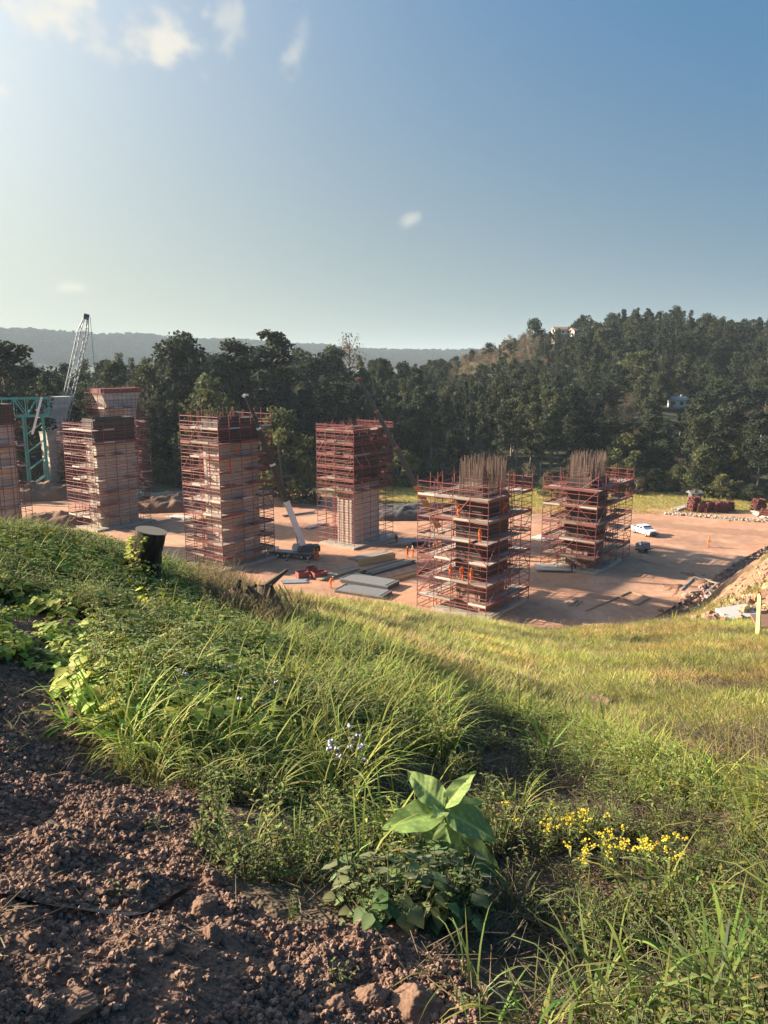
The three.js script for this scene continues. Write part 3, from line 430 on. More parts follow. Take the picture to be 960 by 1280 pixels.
function person(pos, turn, pose, label, hat = 1, cloth = clothMat) {
  const t = thing('person', label, 'person', pos, turn, 'workers on the site'); part('body', POSES[pose].geo, cloth, t);
  const h = part('hard_hat', hatGeo, hats[hat], t), hd = POSES[pose].joints.head; h.position.set(hd[0], hd[1] + 0.105, hd[2]); if (pose === 2) h.rotation.x = 0.6; return t;
}
const G0 = (px, py, dy = 0) => { const p = onLevel(px, py, 0.05); return [p.x, 0.05 + dy, p.z]; };
person(G0(885, 684), 1.9, 0, 'person in orange overalls walking alone across the open red pad');
person(G0(393, 700), 0.5, 1, 'person in orange standing with another beside the black boomed crane');
person(G0(397.5, 700), -2.2, 1, 'person in orange facing a companion, right of the black boomed crane', 2);
person(G0(413, 735), 2.4, 2, 'person in orange vest bending at the foot of the grassy slope', 0);
person(G0(509, 697), 0.8, 1, 'person in dark red orange by the yellow timber, left one of two', 1);
person(G0(516, 696), -1.0, 1, 'person with white helmet by the yellow timber, right one of two', 0);
person(G0(714, 719, 0.42), 1.2, 2, 'person in dark clothes bending over the slab below the far right pier', 0, darkCloth);
const spot = (S, a, b, y) => { const [x, z] = fromCorner(...S, a, b); return [x, y + 0.05, z]; };
person(spot(S1, 0.9, 4.6, 11.8), 0.6, 1, 'person on the second highest deck, left side of the black forms');
person(spot(S1, 0.9, 1.6, 9.25), 0.9, 1, 'person in orange standing at the outer corner of the third highest deck');
person(spot(S1, 0.9, 4.0, 4.15), 0.3, 0, 'person in orange walking on the second lowest deck, left of the pair', 2);
person(spot(S1, 0.9, 5.6, 4.15), 0.3, 1, 'person in orange alone at the inner end of the second lowest deck');
person(spot(S1, 0.8, 2.6, 4.15), 0.9, 1, 'person in orange on the second lowest deck beside the black forms');
person(spot(S1, 5.2, 0.9, 11.8), 2.0, 2, 'person bending over on the right hand side of the second highest deck', 1);
person(spot(S4, 4.2, 0.8, 16.64), 1.2, 1, 'person in orange high on the scaffold left of the black boomed crane');
person(spot(S4, 2.6, 0.8, 14.52), 1.0, 0, 'person in orange one deck below the highest worker left of the crane', 1);

// ---------------------------------------------------------------- mobile cranes
function wheelGeo(r, w) { const g = new THREE.CylinderGeometry(r, r, w, 18); g.rotateX(Math.PI / 2); return g; }
const craneTyre = wheelGeo(0.62, 0.5), craneRim = wheelGeo(0.34, 0.54);
const prism = (pts, depth, bevel = 0.04) => { const g = new THREE.ExtrudeGeometry(new THREE.Shape(pts.map(([x, y]) => new THREE.Vector2(x, y))), { depth, bevelEnabled: bevel > 0, bevelSize: bevel, bevelThickness: bevel, bevelSegments: 1 }); g.translate(0, 0, -depth / 2); return g; };
function mobileCrane({ label, at, turn, scale = 0.68, pivot, tip, lower, upper, cab, share = 0.34, hookDrop = 6, head = M.white }) {
  const t = thing('mobile_crane', label, 'crane', at, turn); t.scale.setScalar(scale); const inv = new THREE.Matrix4().makeRotationY(-turn), loc = (p) => new THREE.Vector3(p[0] - at[0], p[1] - at[1], p[2] - at[2]).applyMatrix4(inv).divideScalar(scale);
  const ch = part('chassis', prism([[-5.4, 0.75], [5.2, 0.75], [5.5, 1.05], [5.5, 1.35], [-5.6, 1.35], [-5.6, 0.95]], 2.4), M.darkGrey, t); box('deck_plate', M.grey, ch, [0, 1.44, 0], [9.6, 0.1, 2.5]);
  part('driver_cab', prism([[4.0, 0.7], [5.9, 0.7], [6.1, 1.3], [5.8, 2.1], [4.0, 2.1]], 2.3, 0.06), cab, t); box('windscreen', M.glass, t, [6.0, 1.72, 0], [0.12, 0.6, 2.0]).rotation.z = 0.33;
  for (const x of [-4.3, -2.7, 1.6, 3.2]) for (const s of [-1, 1]) { const w = part('wheel', craneTyre, M.rubber, t); w.position.set(x, 0.62, s * 1.15); part('rim', craneRim, M.steel, w); }
  for (const x of [-5.0, 0.2]) for (const s of [-1, 1]) { const o = beam('outrigger', M.grey, t, [x, 1.0, s * 1.2], [x, 1.0, s * 3.1], 0.28, 0.3); bar('outrigger_jack', M.steel, t, [x, 0.1, s * 3.0], [x, 1.15, s * 3.0], 0.09); box('outrigger_pad', M.darkGrey, t, [x, 0.06, s * 3.0], [0.7, 0.1, 0.7]); }
  const A = loc(pivot), B = loc(tip), d = B.clone().sub(A), yaw = Math.atan2(-d.z, d.x);
  const sl = new THREE.Group(); sl.name = 'slewing_house'; sl.position.set(A.x, 1.5, A.z); sl.rotation.y = yaw; t.add(sl);
  part('house_body', prism([[-3.0, 0.1], [1.2, 0.1], [1.2, 0.9], [0.2, 1.6], [-2.0, 1.6], [-3.0, 1.2]], 1.9), M.darkGrey, sl); box('counterweight', M.black, sl, [-3.2, 0.75, 0], [1.1, 1.3, 2.5]);
  const oc = part('operator_cab', prism([[0.4, 0.1], [2.2, 0.1], [2.3, 0.9], [1.8, 1.75], [0.4, 1.75]], 0.85, 0.05), cab, sl); oc.position.z = 1.3; const gl = box('cab_glass', M.glass, sl, [2.12, 1.2, 1.3], [0.1, 0.85, 0.75]); gl.rotation.z = 0.45; box('cab_glass', M.glass, sl, [1.2, 1.25, 1.78], [1.1, 0.7, 0.06]);
  const u = d.clone().normalize(), L = d.length(), at2 = (k) => A.clone().addScaledVector(u, L * k).toArray();
  const cuts = [0, share, share + (1 - share) * 0.36, share + (1 - share) * 0.7, 1];
  for (let i = 0; i < 4; i++) { const s = beam('boom_section', i === 0 ? lower : upper, t, at2(Math.max(0, cuts[i] - (i ? 0.02 : 0.0))), at2(cuts[i + 1]), 1.1 - i * 0.16, 1.28 - i * 0.19); if (i < 3) { const c = beam('boom_collar', i === 0 ? lower : head, t, at2(cuts[i + 1] - 0.004), at2(cuts[i + 1] + 0.009), 1.2 - i * 0.16, 1.42 - i * 0.19); } }
  bar('lift_cylinder', M.steel, t, [A.x + Math.cos(yaw) * 1.0, 1.9, A.z - Math.sin(yaw) * 1.0], A.clone().addScaledVector(u, L * share * 0.62).toArray(), 0.17);
  const hd = new THREE.Group(); hd.name = 'boom_head'; hd.position.copy(B); hd.rotation.y = yaw; t.add(hd);
  part('head_frame', prism([[-0.6, -0.5], [0.9, -0.35], [1.1, 0.1], [0.5, 0.55], [-0.5, 0.5]], 0.5), head, hd); hd.scale.setScalar(0.8); const sv = part('sheave', wheelGeo(0.36, 0.3), M.darkGrey, hd); sv.position.set(0.9, -0.05, 0);
  const nose = new THREE.Vector3(1.2 * Math.cos(yaw), 0, -1.2 * Math.sin(yaw)).add(B);
  if (hookDrop) { bar('hoist_rope', M.rope, t, [nose.x, nose.y, nose.z], [nose.x, nose.y - hookDrop, nose.z], 0.03); const hb = box('hook_block', M.yellowWood, t, [nose.x, nose.y - hookDrop - 0.35, nose.z], [0.4, 0.7, 0.3]); }
  return t;
}
{
  const b = onLevel(366, 697, 0.05), piv = onRay(379, 682, Math.hypot(b.x, b.z) - 0.5), tip = onRay(308, 495, Math.hypot(b.x, b.z) - 2);
  mobileCrane({ label: 'mobile crane with white lower boom and black upper boom raised to the left', at: [b.x, 0.05, b.z], turn: 2.85, pivot: piv.toArray(), tip: tip.toArray(), lower: M.white, upper: M.black, cab: M.white, share: 0.30, hookDrop: 0 });
  const c = onLevel(560, 690, 0.05), pv = onRay(553, 668, 119), tp = onRay(449, 474, 121);
  mobileCrane({ label: 'mobile crane with orange lower boom and dark upper boom behind the nearest scaffold', at: [c.x, 0.05, c.z - 4], turn: 0.2, pivot: [pv.x, pv.y, pv.z], tip: tp.toArray(), lower: std(0.50, 0.24, 0.07, 0.5), upper: std(0.055, 0.05, 0.045, 0.5), cab: M.orange, share: 0.31, hookDrop: 0, head: std(0.30, 0.12, 0.08, 0.6) });
}
// the lattice boom above the trees
{
  const foot = onRay(88, 470, 228), tip = onRay(108, 396, 228), t = thing('crawler_crane', 'pale lattice boom crane rising above the trees in the haze', 'crane', [foot.x, 0, foot.z], 0);
  const L = (p) => [p.x - foot.x, p.y, p.z - foot.z], A = new THREE.Vector3(-6.5, 3, 0), B = new THREE.Vector3(...L(tip)), u = B.clone().sub(A), n = 16, side = new THREE.Vector3(0, 0, 1), up = side.clone().cross(u).normalize(); const lm = std(0.42, 0.44, 0.44, 0.5), at = (k, a, b) => A.clone().addScaledVector(u, k).addScaledVector(up, a * (k > 0.9 ? (1 - k) * 7 + 0.4 : 1.05)).addScaledVector(side, b * (k > 0.9 ? (1 - k) * 7 + 0.4 : 1.05)).toArray();
  for (const a of [-1, 1]) for (const b of [-1, 1]) for (const [p, q] of [[0, 0.3], [0.3, 0.6], [0.6, 0.9], [0.9, 1]]) bar('chord', lm, t, at(p, a, b), at(q, a, b), 0.13);
  for (let i = 0; i < n; i++) { const p = i / n, q = (i + 1) / n; for (const s of [-1, 1]) { bar('lacing', lm, t, at(p, i % 2 ? s : -s, s), at(q, i % 2 ? -s : s, s), 0.075); bar('lacing', lm, t, at(p, s, i % 2 ? 1 : -1), at(q, s, i % 2 ? -1 : 1), 0.075); } }
  const hd = box('boom_head', M.darkGrey, t, [B.x, B.y, B.z], [1.1, 1.5, 1.1]); hd.rotation.z = -0.3; bar('hoist_rope', M.rope, t, [B.x + 1.0, B.y, B.z], [B.x + 1.6, 6, B.z], 0.06);
  box('machinery_house', M.darkGrey, t, [-8, 2.6, 0], [6, 2.6, 3.4]); for (const s of [-1, 1]) { const g = new RoundedBoxGeometry(7, 1.2, 0.9, 3, 0.5); const m = part('crawler_track', g, M.rubber, t); m.position.set(-7.4, 0.6, s * 2.1); } box('counterweight', M.black, t, [-11.4, 2.5, 0], [1.2, 2.2, 3.6]);
}
// teal steel gantry on the left
{
  const o = onRay(-16, 520, 196), t = thing('formwork_gantry', 'teal steel lattice gantry at the head of the left piers', 'gantry', [o.x, 0, o.z], 0.35), h0 = 18.5, h1 = 22.5, half = 13;
  for (const z of [-2.5, 2.5]) { for (const y of [h0, h1]) beam('chord', M.teal, t, [-half, y, z], [half, y, z], 0.34, 0.34); for (let i = 0; i < 11; i++) { const a = -half + i * 2.36, b = a + 2.36; bar('lacing', pick([M.teal, M.paleTeal], (i % 3) / 3), t, [a, i % 2 ? h0 : h1, z], [b, i % 2 ? h1 : h0, z], 0.13); bar('post', M.paleTeal, t, [b, h0, z], [b, h1, z], 0.11); } }
  for (let i = 0; i < 6; i++) bar('cross_member', M.teal, t, [-half + i * 5.1, h1, -2.5], [-half + i * 5.1, h1, 2.5], 0.14);
  for (const [x, z] of [[-10, -2.4], [-10, 2.4], [7.5, -2.4], [7.5, 2.4]]) beam('leg', M.teal, t, [x, 0, z], [x, h0, z], 0.45, 0.45);
  for (let k = 0; k < 4; k++) for (const z of [-2.4, 2.4]) { bar('leg_brace', M.paleTeal, t, [7.5, 2 + k * 4, z], [11.5, 5 + k * 4, z], 0.12); beam('back_leg', M.teal, t, [11.5, k * 4.6, z], [11.5, k * 4.6 + 4.6, z], 0.3, 0.3); }
  beam('stay', M.white, t, [9.2, 14.5, 2.9], [11.8, 22.8, 2.9], 0.5, 0.5);
}
// ---------------------------------------------------------------- white pickup
{
  const p = onLevel(805, 668, 0.05), t = thing('pickup_truck', 'white double cab pickup parked on the pad right of the far right pier', 'pickup', [p.x, 0.05, p.z], 0.0); t.rotation.y = Math.atan2(0.92, 0.38) - 0.0;   // nose towards the hillside
  t.rotation.y = -Math.PI / 2 + 0.32;
  const paint = std(0.78, 0.78, 0.77, 0.3), side = [[-2.6, 0.42], [2.3, 0.42], [2.55, 0.55], [2.6, 0.85], [2.45, 1.02], [1.25, 1.12], [0.55, 1.68], [-0.95, 1.70], [-1.15, 1.12], [-2.62, 1.10]];
  const body = part('body', prism(side, 1.72, 0.05), paint, t); box('front_bumper', M.darkGrey, body, [2.66, 0.55, 0], [0.14, 0.26, 1.7]); box('grille', M.black, body, [2.64, 0.82, 0], [0.1, 0.22, 1.0]);
  for (const s of [-1, 1]) { box('headlight', M.white, t, [2.62, 0.86, s * 0.68], [0.12, 0.2, 0.34]); box('tail_light', M.red[2], t, [-2.68, 0.9, s * 0.8], [0.08, 0.34, 0.14]); box('door', paint, t, [0.35, 0.85, s * 0.915], [0.95, 0.75, 0.03]); box('door', paint, t, [-0.62, 0.85, s * 0.915], [0.9, 0.75, 0.03]); box('side_window', M.glass, t, [0.25, 1.38, s * 0.905], [0.75, 0.38, 0.03]); box('side_window', M.glass, t, [-0.6, 1.38, s * 0.905], [0.7, 0.38, 0.03]); box('mirror', M.black, t, [0.95, 1.2, s * 1.02], [0.12, 0.18, 0.2]); }
  const ws = box('windscreen', M.glass, t, [0.93, 1.42, 0], [0.03, 0.74, 1.5]); ws.rotation.z = 0.89; const rw = box('rear_window', M.glass, t, [-1.08, 1.42, 0], [0.03, 0.4, 1.4]);
  box('load_bed', M.darkGrey, t, [-1.9, 1.13, 0], [1.25, 0.06, 1.5]);
  for (const x of [-1.65, 1.65]) for (const s of [-1, 1]) { const w = part('wheel', wheelGeo(0.38, 0.26), M.rubber, t); w.position.set(x, 0.38, s * 0.82); part('rim', wheelGeo(0.22, 0.28), M.steel, w); }
}
// ---------------------------------------------------------------- trees
const bark = new THREE.MeshStandardMaterial({ color: C(0.17, 0.14, 0.11), roughness: 0.95 }), paleBark = new THREE.MeshStandardMaterial({ color: C(0.20, 0.17, 0.14), roughness: 0.9 }), twigMat = new THREE.MeshStandardMaterial({ color: C(0.21, 0.165, 0.12), roughness: 1 });
const leafy = (r, g, b, tr = 0.35) => new THREE.MeshPhysicalMaterial({ color: C(r, g, b), roughness: 0.85, transmission: tr, thickness: 0, side: THREE.DoubleSide, vertexColors: true, specularIntensity: 0.35 });
// faces as small as sprays of leaves, gathered in clumps at the ends of limbs
function foliage(clumps, R, perClump, size, droop = 0, flat = 0.75) {
  const pos = [], col = [], idx = []; let n = 0; const a = new THREE.Vector3(), b = new THREE.Vector3(), p = new THREE.Vector3();
  for (const [cx, cy, cz, r] of clumps) {
    const tone = 0.7 + R() * 0.6, warm = R();
    for (let i = 0; i < perClump; i++) {
      p.set(R() * 2 - 1, R() * 2 - 1, R() * 2 - 1); if (p.lengthSq() > 1) { i--; continue; }
      p.normalize().multiplyScalar(r * Math.pow(R(), 0.45)); p.y *= flat; p.x += cx; p.y += cy; p.z += cz;
      a.set(R() * 2 - 1, R() * 1.2 - 0.6 - droop, R() * 2 - 1).normalize(); b.set(R() * 2 - 1, R() * 2 - 1, R() * 2 - 1).cross(a).normalize();
      const s = size * (0.6 + R() * 0.8), w = s * (0.45 + R() * 0.25), t = tone * (0.8 + R() * 0.4);
      for (const [u, v] of [[-1, -0.25], [0.1, -1], [1, 0.2], [-0.1, 1]]) { pos.push(p.x + a.x * s * u + b.x * w * v, p.y + a.y * s * u + b.y * w * v, p.z + a.z * s * u + b.z * w * v); col.push(t * (0.92 + warm * 0.25), t, t * (1.05 - warm * 0.25)); }
      idx.push(n, n + 1, n + 2, n, n + 2, n + 3); n += 4;
    }
  }
  const g = new THREE.BufferGeometry(); g.setAttribute('position', new THREE.Float32BufferAttribute(pos, 3)); g.setAttribute('color', new THREE.Float32BufferAttribute(col, 3)); g.setIndex(idx); g.computeVertexNormals(); return g;
}
// a unit-height tree: envelope(t) gives the crown's radius at height t of the crown
function growTree(seed, { crownFrom = 0.3, width = 0.2, clumps = 34, clumpR = 0.07, leaves = 60, leaf = 0.014, envelope = (t) => Math.sqrt(Math.max(0, 1 - (2 * t - 1) ** 2)), trunkR = 0.013, droop = 0.2, lean = 0.03, twigs = false, flat = 0.75 }) {
  const R = rng(seed), V = (x, y, z) => new THREE.Vector3(x, y, z), wood = [], spots = [];
  const path = []; let lx = 0, lz = 0; const dx = (R() - 0.5) * lean, dz = (R() - 0.5) * lean;
  for (let i = 0; i <= 7; i++) { path.push(V(lx, i / 7 * 0.93, lz)); lx += dx + (R() - 0.5) * 0.012; lz += dz + (R() - 0.5) * 0.012; }
  wood.push(tubeGeo(path, path.map((_, i) => trunkR * (1.15 - i / 7 * 0.95)), 6));
  for (let i = 0; i < clumps; i++) {
    const t = (i + R()) / clumps, h = crownFrom + (1 - crownFrom) * t, w = width * envelope(t), q = R() * Math.PI * 2 + i * 2.4, r = w * Math.pow(R(), 0.55), base = path[Math.min(7, Math.floor(h * 0.86 / 0.93 * 7))];
    const c = V(base.x + Math.cos(q) * r, h - clumpR * 0.4 + (R() - 0.5) * 0.03, base.z + Math.sin(q) * r);
    spots.push([c.x, c.y, c.z, clumpR * (0.65 + R() * 0.7)]);
    if (r > width * 0.25 && (twigs || i % 2 === 0)) { const m = base.clone().lerp(c, 0.5); m.y -= 0.02; wood.push(tubeGeo([base.clone().setY(Math.max(0.05, h * 0.82 - 0.05)), m, c], [trunkR * 0.5, trunkR * 0.33, trunkR * 0.12], 4)); }
  }
  return { trunk: mergeGeometries(wood), crown: foliage(spots, R, leaves, leaf, droop, flat) };
}
const KINDS = {
  gum: { mat: leafy(0.044, 0.060, 0.034), bark: paleBark, label: 'tall eucalyptus with clumped grey green crown in the valley wood', forms: [11, 12, 13, 14].map((s) => growTree(s, { crownFrom: 0.30, width: 0.19, clumps: 40, clumpR: 0.075, leaves: 95, leaf: 0.017, envelope: (t) => 0.55 + 0.6 * Math.sin(t * 2.6 + 0.35) - t * 0.35 })) },
  slim: { mat: leafy(0.052, 0.070, 0.038), bark: paleBark, label: 'slim plantation gum with narrow crown and pale straight trunk', forms: [21, 22, 23].map((s) => growTree(s, { crownFrom: 0.38, width: 0.10, clumps: 26, clumpR: 0.06, leaves: 80, leaf: 0.014, envelope: (t) => 1.1 - 0.55 * t })) },
  round: { mat: leafy(0.038, 0.053, 0.026), bark, label: 'broad round dark green tree in the valley wood', forms: [31, 32, 33, 34].map((s) => growTree(s, { crownFrom: 0.16, width: 0.42, clumps: 48, clumpR: 0.12, leaves: 110, leaf: 0.024, trunkR: 0.026, envelope: (t) => Math.sqrt(Math.max(0.05, 1 - (1.55 * t - 0.6) ** 2)) })) },
  pointed: { mat: leafy(0.028, 0.045, 0.028, 0.25), bark, label: 'dark pointed conifer on the wooded hill', forms: [41, 42].map((s) => growTree(s, { crownFrom: 0.12, width: 0.22, clumps: 40, clumpR: 0.07, leaves: 55, leaf: 0.016, trunkR: 0.02, envelope: (t) => 1.05 - t * 0.98 })) },
  pale: { mat: leafy(0.10, 0.115, 0.045, 0.45), bark, label: 'pale olive green bushy tree at the edge of the wood', forms: [51, 52, 53].map((s) => growTree(s, { crownFrom: 0.08, width: 0.5, clumps: 44, clumpR: 0.14, leaves: 70, leaf: 0.03, trunkR: 0.03, envelope: (t) => Math.sqrt(Math.max(0.05, 1 - (1.5 * t - 0.5) ** 2)) })) },
  scrub: { mat: leafy(0.16, 0.125, 0.075, 0.3), bark: twigMat, label: 'leafless brown scrubby tree among the green wood', forms: [61, 62].map((s) => growTree(s, { crownFrom: 0.15, width: 0.42, clumps: 46, clumpR: 0.12, leaves: 26, leaf: 0.016, trunkR: 0.022, twigs: true, envelope: (t) => Math.sqrt(Math.max(0.05, 1 - (1.5 * t - 0.55) ** 2)) })) },
};
for (const id in KINDS) { const b = KINDS[id].mat.color, tr = KINDS[id].mat.transmission; KINDS[id].mats = [KINDS[id].mat, leafy(b.r * 0.62, b.g * 0.68, b.b * 0.78, tr), leafy(b.r * 1.5, b.g * 1.35, b.b * 1.2, tr)]; }
const toneOf = (x, z) => { const n = fbm(x * 0.05 + 3, z * 0.05, 2) * 0.5 + hash2(Math.round(x * 7), Math.round(z * 7)) * 0.5; return n < 0.38 ? 1 : n > 0.62 ? 2 : 0; };
function plantTree(kind, x, z, h, turn, label, group, form = 0, wide = 1) {
  const k = KINDS[kind], f = k.forms[form % k.forms.length], t = thing({ gum: 'eucalyptus_tree', slim: 'slim_gum_tree', round: 'round_tree', pointed: 'conifer_tree', pale: 'olive_tree', scrub: 'scrub_tree' }[kind], label || k.label, 'tree', [x, smoothHeight(x, z) - 0.3, z], turn, group);
  t.scale.set(h * wide, h, h * wide); part('trunk', f.trunk, k.bark, t); part('crown', f.crown, k.mats[label ? 0 : toneOf(x, z)], t); return t;
}
const CLEARING = onGround(846, 510);   // a house stands here
// trees one can single out
{
  const put = (kind, px, top, d, topY, wide, label, form = 0) => { const p = onRay(px, top, d), h = p.y - smoothHeight(p.x, p.z) + 0.3; plantTree(kind, p.x, p.z, h, px, label, label ? undefined : 'trees of the wood beyond the site', form, wide); };
  put('pale', 352, 512, 168, 0, 0.78, 'bright yellow green round tree behind the crane with white lower boom', 0);
  put('pale', 255, 472, 200, 0, 0.7, 'hazy pale green tree behind the tall scaffolded pier left of the crane', 1);
  put('gum', 205, 416, 222, 0, 0.9, 'tall feathery eucalyptus rising above the left end of the wood', 1);
  put('gum', 232, 414, 226, 0, 0.8, 'tall eucalyptus with a thin open top beside the feathery one', 2);
  put('gum', 335, 415, 215, 0, 1.25, 'large dark pointed eucalyptus that stands highest behind the black boom', 0);
  put('gum', 288, 422, 218, 0, 1.1, 'broad dark eucalyptus left of the large pointed one', 3);
  put('gum', 8, 424, 205, 0, 1.3, 'big hazy tree at the left end of the wood beside the lattice boom', 2);
  put('scrub', 436, 416, 300, 0, 0.62, 'bare leafless tree showing against the sky above the wood', 0);
  put('round', 668, 398, 438, 0, 1.0, 'wide umbrella shaped tree on the hilltop beside the houses', 0);
  put('pale', 884, 560, 192, 0, 0.9, 'olive yellow bush lit on top at the edge of the field', 2);
  put('pale', 935, 538, 205, 0, 0.6, 'tall olive brown tree above the field', 1);
  put('round', 765, 520, 215, 0, 0.85, 'large rounded dark tree right behind the rebar of the far right pier', 1);
  for (const [px, top, d, w] of [[782, 386, 447, 0.9], [797, 384, 449, 0.8], [772, 391, 445, 0.9], [812, 392, 450, 1], [960, 398, 440, 1]]) put('pointed', px, top, d, 0, w, undefined, px % 2);
}
{
  const R = rng(77), spots = [], cellOf = new Map(), key = (x, z) => Math.floor(x / 9) + ',' + Math.floor(z / 9);
  const free = (x, z, r) => { for (let i = -1; i < 2; i++) for (let j = -1; j < 2; j++) for (const [a, b, q] of cellOf.get(key(x + i * 9, z + j * 9)) || []) if ((a - x) ** 2 + (b - z) ** 2 < ((r + q) / 2) ** 2) return false; return true; };
  for (let tries = 0; tries < 26000; tries++) {
    const az = (R() * 74 - 37), d = Math.sqrt(R() * (500 * 500 - 185 * 185) + 185 * 185), a = az * Math.PI / 180, x = Math.sin(a) * d, z = -Math.cos(a) * d;
    { const L = Math.hypot(CLEARING.x, CLEARING.z), al = (x * CLEARING.x + z * CLEARING.z) / L, la = Math.abs(x * CLEARING.z - z * CLEARING.x) / L; if (al > L * 0.80 && al < L + 8 && la < 5.5) continue; }   // open ground below the house
    const px = 480 + FOCAL * Math.tan(a) / 0.985; // only to look up what grows in that part of the wood
    const edge = px < 180 ? 205 : px < 400 ? 196 : px < 620 ? 190 : 187; if (d < edge) continue;
    if (d > table(RIDGE_D, az) + 60) continue;
    const wob = (fbm(x * 0.03 + 11, z * 0.03, 3) - 0.5) * 1.6, scrubby = az > 4.5 + wob && az < 11.5 + wob && d > 350 ? 0.9 : az > 15.5 + wob && d > 228 + wob * 20 && d < 285 + wob * 30 ? 0.75 : 0.05;
    let kind, h;
    const q = R();
    if (d < edge + 10) { kind = q < 0.55 ? 'pale' : q < 0.8 ? 'round' : 'scrub'; h = 4 + R() * 5; }
    else if (scrubby > R()) { kind = q < 0.85 ? 'scrub' : 'pale'; h = 4 + R() * 3.5; }
    else if (az < -3) { kind = q < 0.6 ? 'gum' : q < 0.8 ? 'round' : q < 0.93 ? 'slim' : 'pale'; h = kind === 'round' || kind === 'pale' ? 11 + R() * 8 : 19 + R() * 9; if (d < 215) h *= 0.72; }
    else if (az < 13 && d < 320) { kind = q < 0.62 ? 'slim' : q < 0.82 ? 'gum' : 'round'; h = kind === 'round' ? 9 + R() * 6 : 15 + R() * 7; }
    else { kind = q < 0.2 ? 'gum' : q < 0.8 ? 'round' : q < 0.9 ? 'pointed' : 'pale'; h = kind === 'gum' ? 12 + R() * 6 : kind === 'pointed' ? 10 + R() * 8 : 8 + R() * 8; }
    if (az > 2.5 && az < 13.5 && kind !== 'scrub') h *= lerp(1, 0.55, sstep(225, 310, d));
    const spacing = kind === 'slim' ? 4.6 : kind === 'gum' ? h * 0.36 : kind === 'pointed' ? h * 0.42 : h * 0.82;
    if (!free(x, z, spacing)) continue;
    const kk = key(x, z); if (!cellOf.has(kk)) cellOf.set(kk, []); cellOf.get(kk).push([x, z, spacing]);
    spots.push({ kind, x, z, h, d, az, turn: R() * 6.28, form: Math.floor(R() * 4), wide: 0.85 + R() * 0.35 });
  }
  const shows = (s) => Math.abs(s.az) < 28 ? s.h / s.d * (s.d < 240 ? 2.2 : 1) : 0;
  spots.sort((a, b) => shows(b) - shows(a));
  const single = {}, rest = {};
  for (const s of spots) { single[s.kind] = single[s.kind] || 0; const cap = { gum: 75, slim: 60, round: 60, pale: 45, scrub: 30, pointed: 12 }[s.kind];
    if (shows(s) > 0 && single[s.kind] < cap) { single[s.kind]++; plantTree(s.kind, s.x, s.z, s.h, s.turn, undefined, 'trees of the wood beyond the site', s.form, s.wide); }
    else { s.tone = toneOf(s.x, s.z); const id = s.kind + s.form % KINDS[s.kind].forms.length + s.tone; (rest[id] = rest[id] || []).push(s); } }
  const g = new THREE.Group(); g.name = 'distant_wood'; tag(g, 'mass of trees covering the hill beyond the site', 'wood', null, 'stuff'); scene.add(g);
  // the far ridge is wooded as well
  for (let i = 0; i < 4200; i++) { const az = -34 + R() * 46, a = az * Math.PI / 180, d = 2500 + R() * 900, id = ['round00', 'gum11', 'round21'][i % 3]; (rest[id] = rest[id] || []).push({ kind: id.slice(0, -2), tone: 0, x: Math.sin(a) * d, z: -Math.cos(a) * d, h: 15 + R() * 12, turn: R() * 6, form: +id.slice(-2, -1), wide: 1.7 }); }
  const m = new THREE.Matrix4(), qn = new THREE.Quaternion();
  for (const id in rest) { const list = rest[id], k = KINDS[list[0].kind], f = k.forms[list[0].form % k.forms.length];
    for (const [nm, geo, mat] of [['crown', f.crown, k.mats[list[0].tone]], ['trunk', f.trunk, k.bark]]) { const im = new THREE.InstancedMesh(geo, mat, list.length); im.name = nm; shade(im);
      list.forEach((s, i) => im.setMatrixAt(i, m.compose(new THREE.Vector3(s.x, smoothHeight(s.x, s.z) - 0.3, s.z), qn.setFromAxisAngle(_Y, s.turn), new THREE.Vector3(s.h * s.wide, s.h, s.h * s.wide)))); g.add(im); } }
  console.log('trees', spots.length, JSON.stringify(single));
}
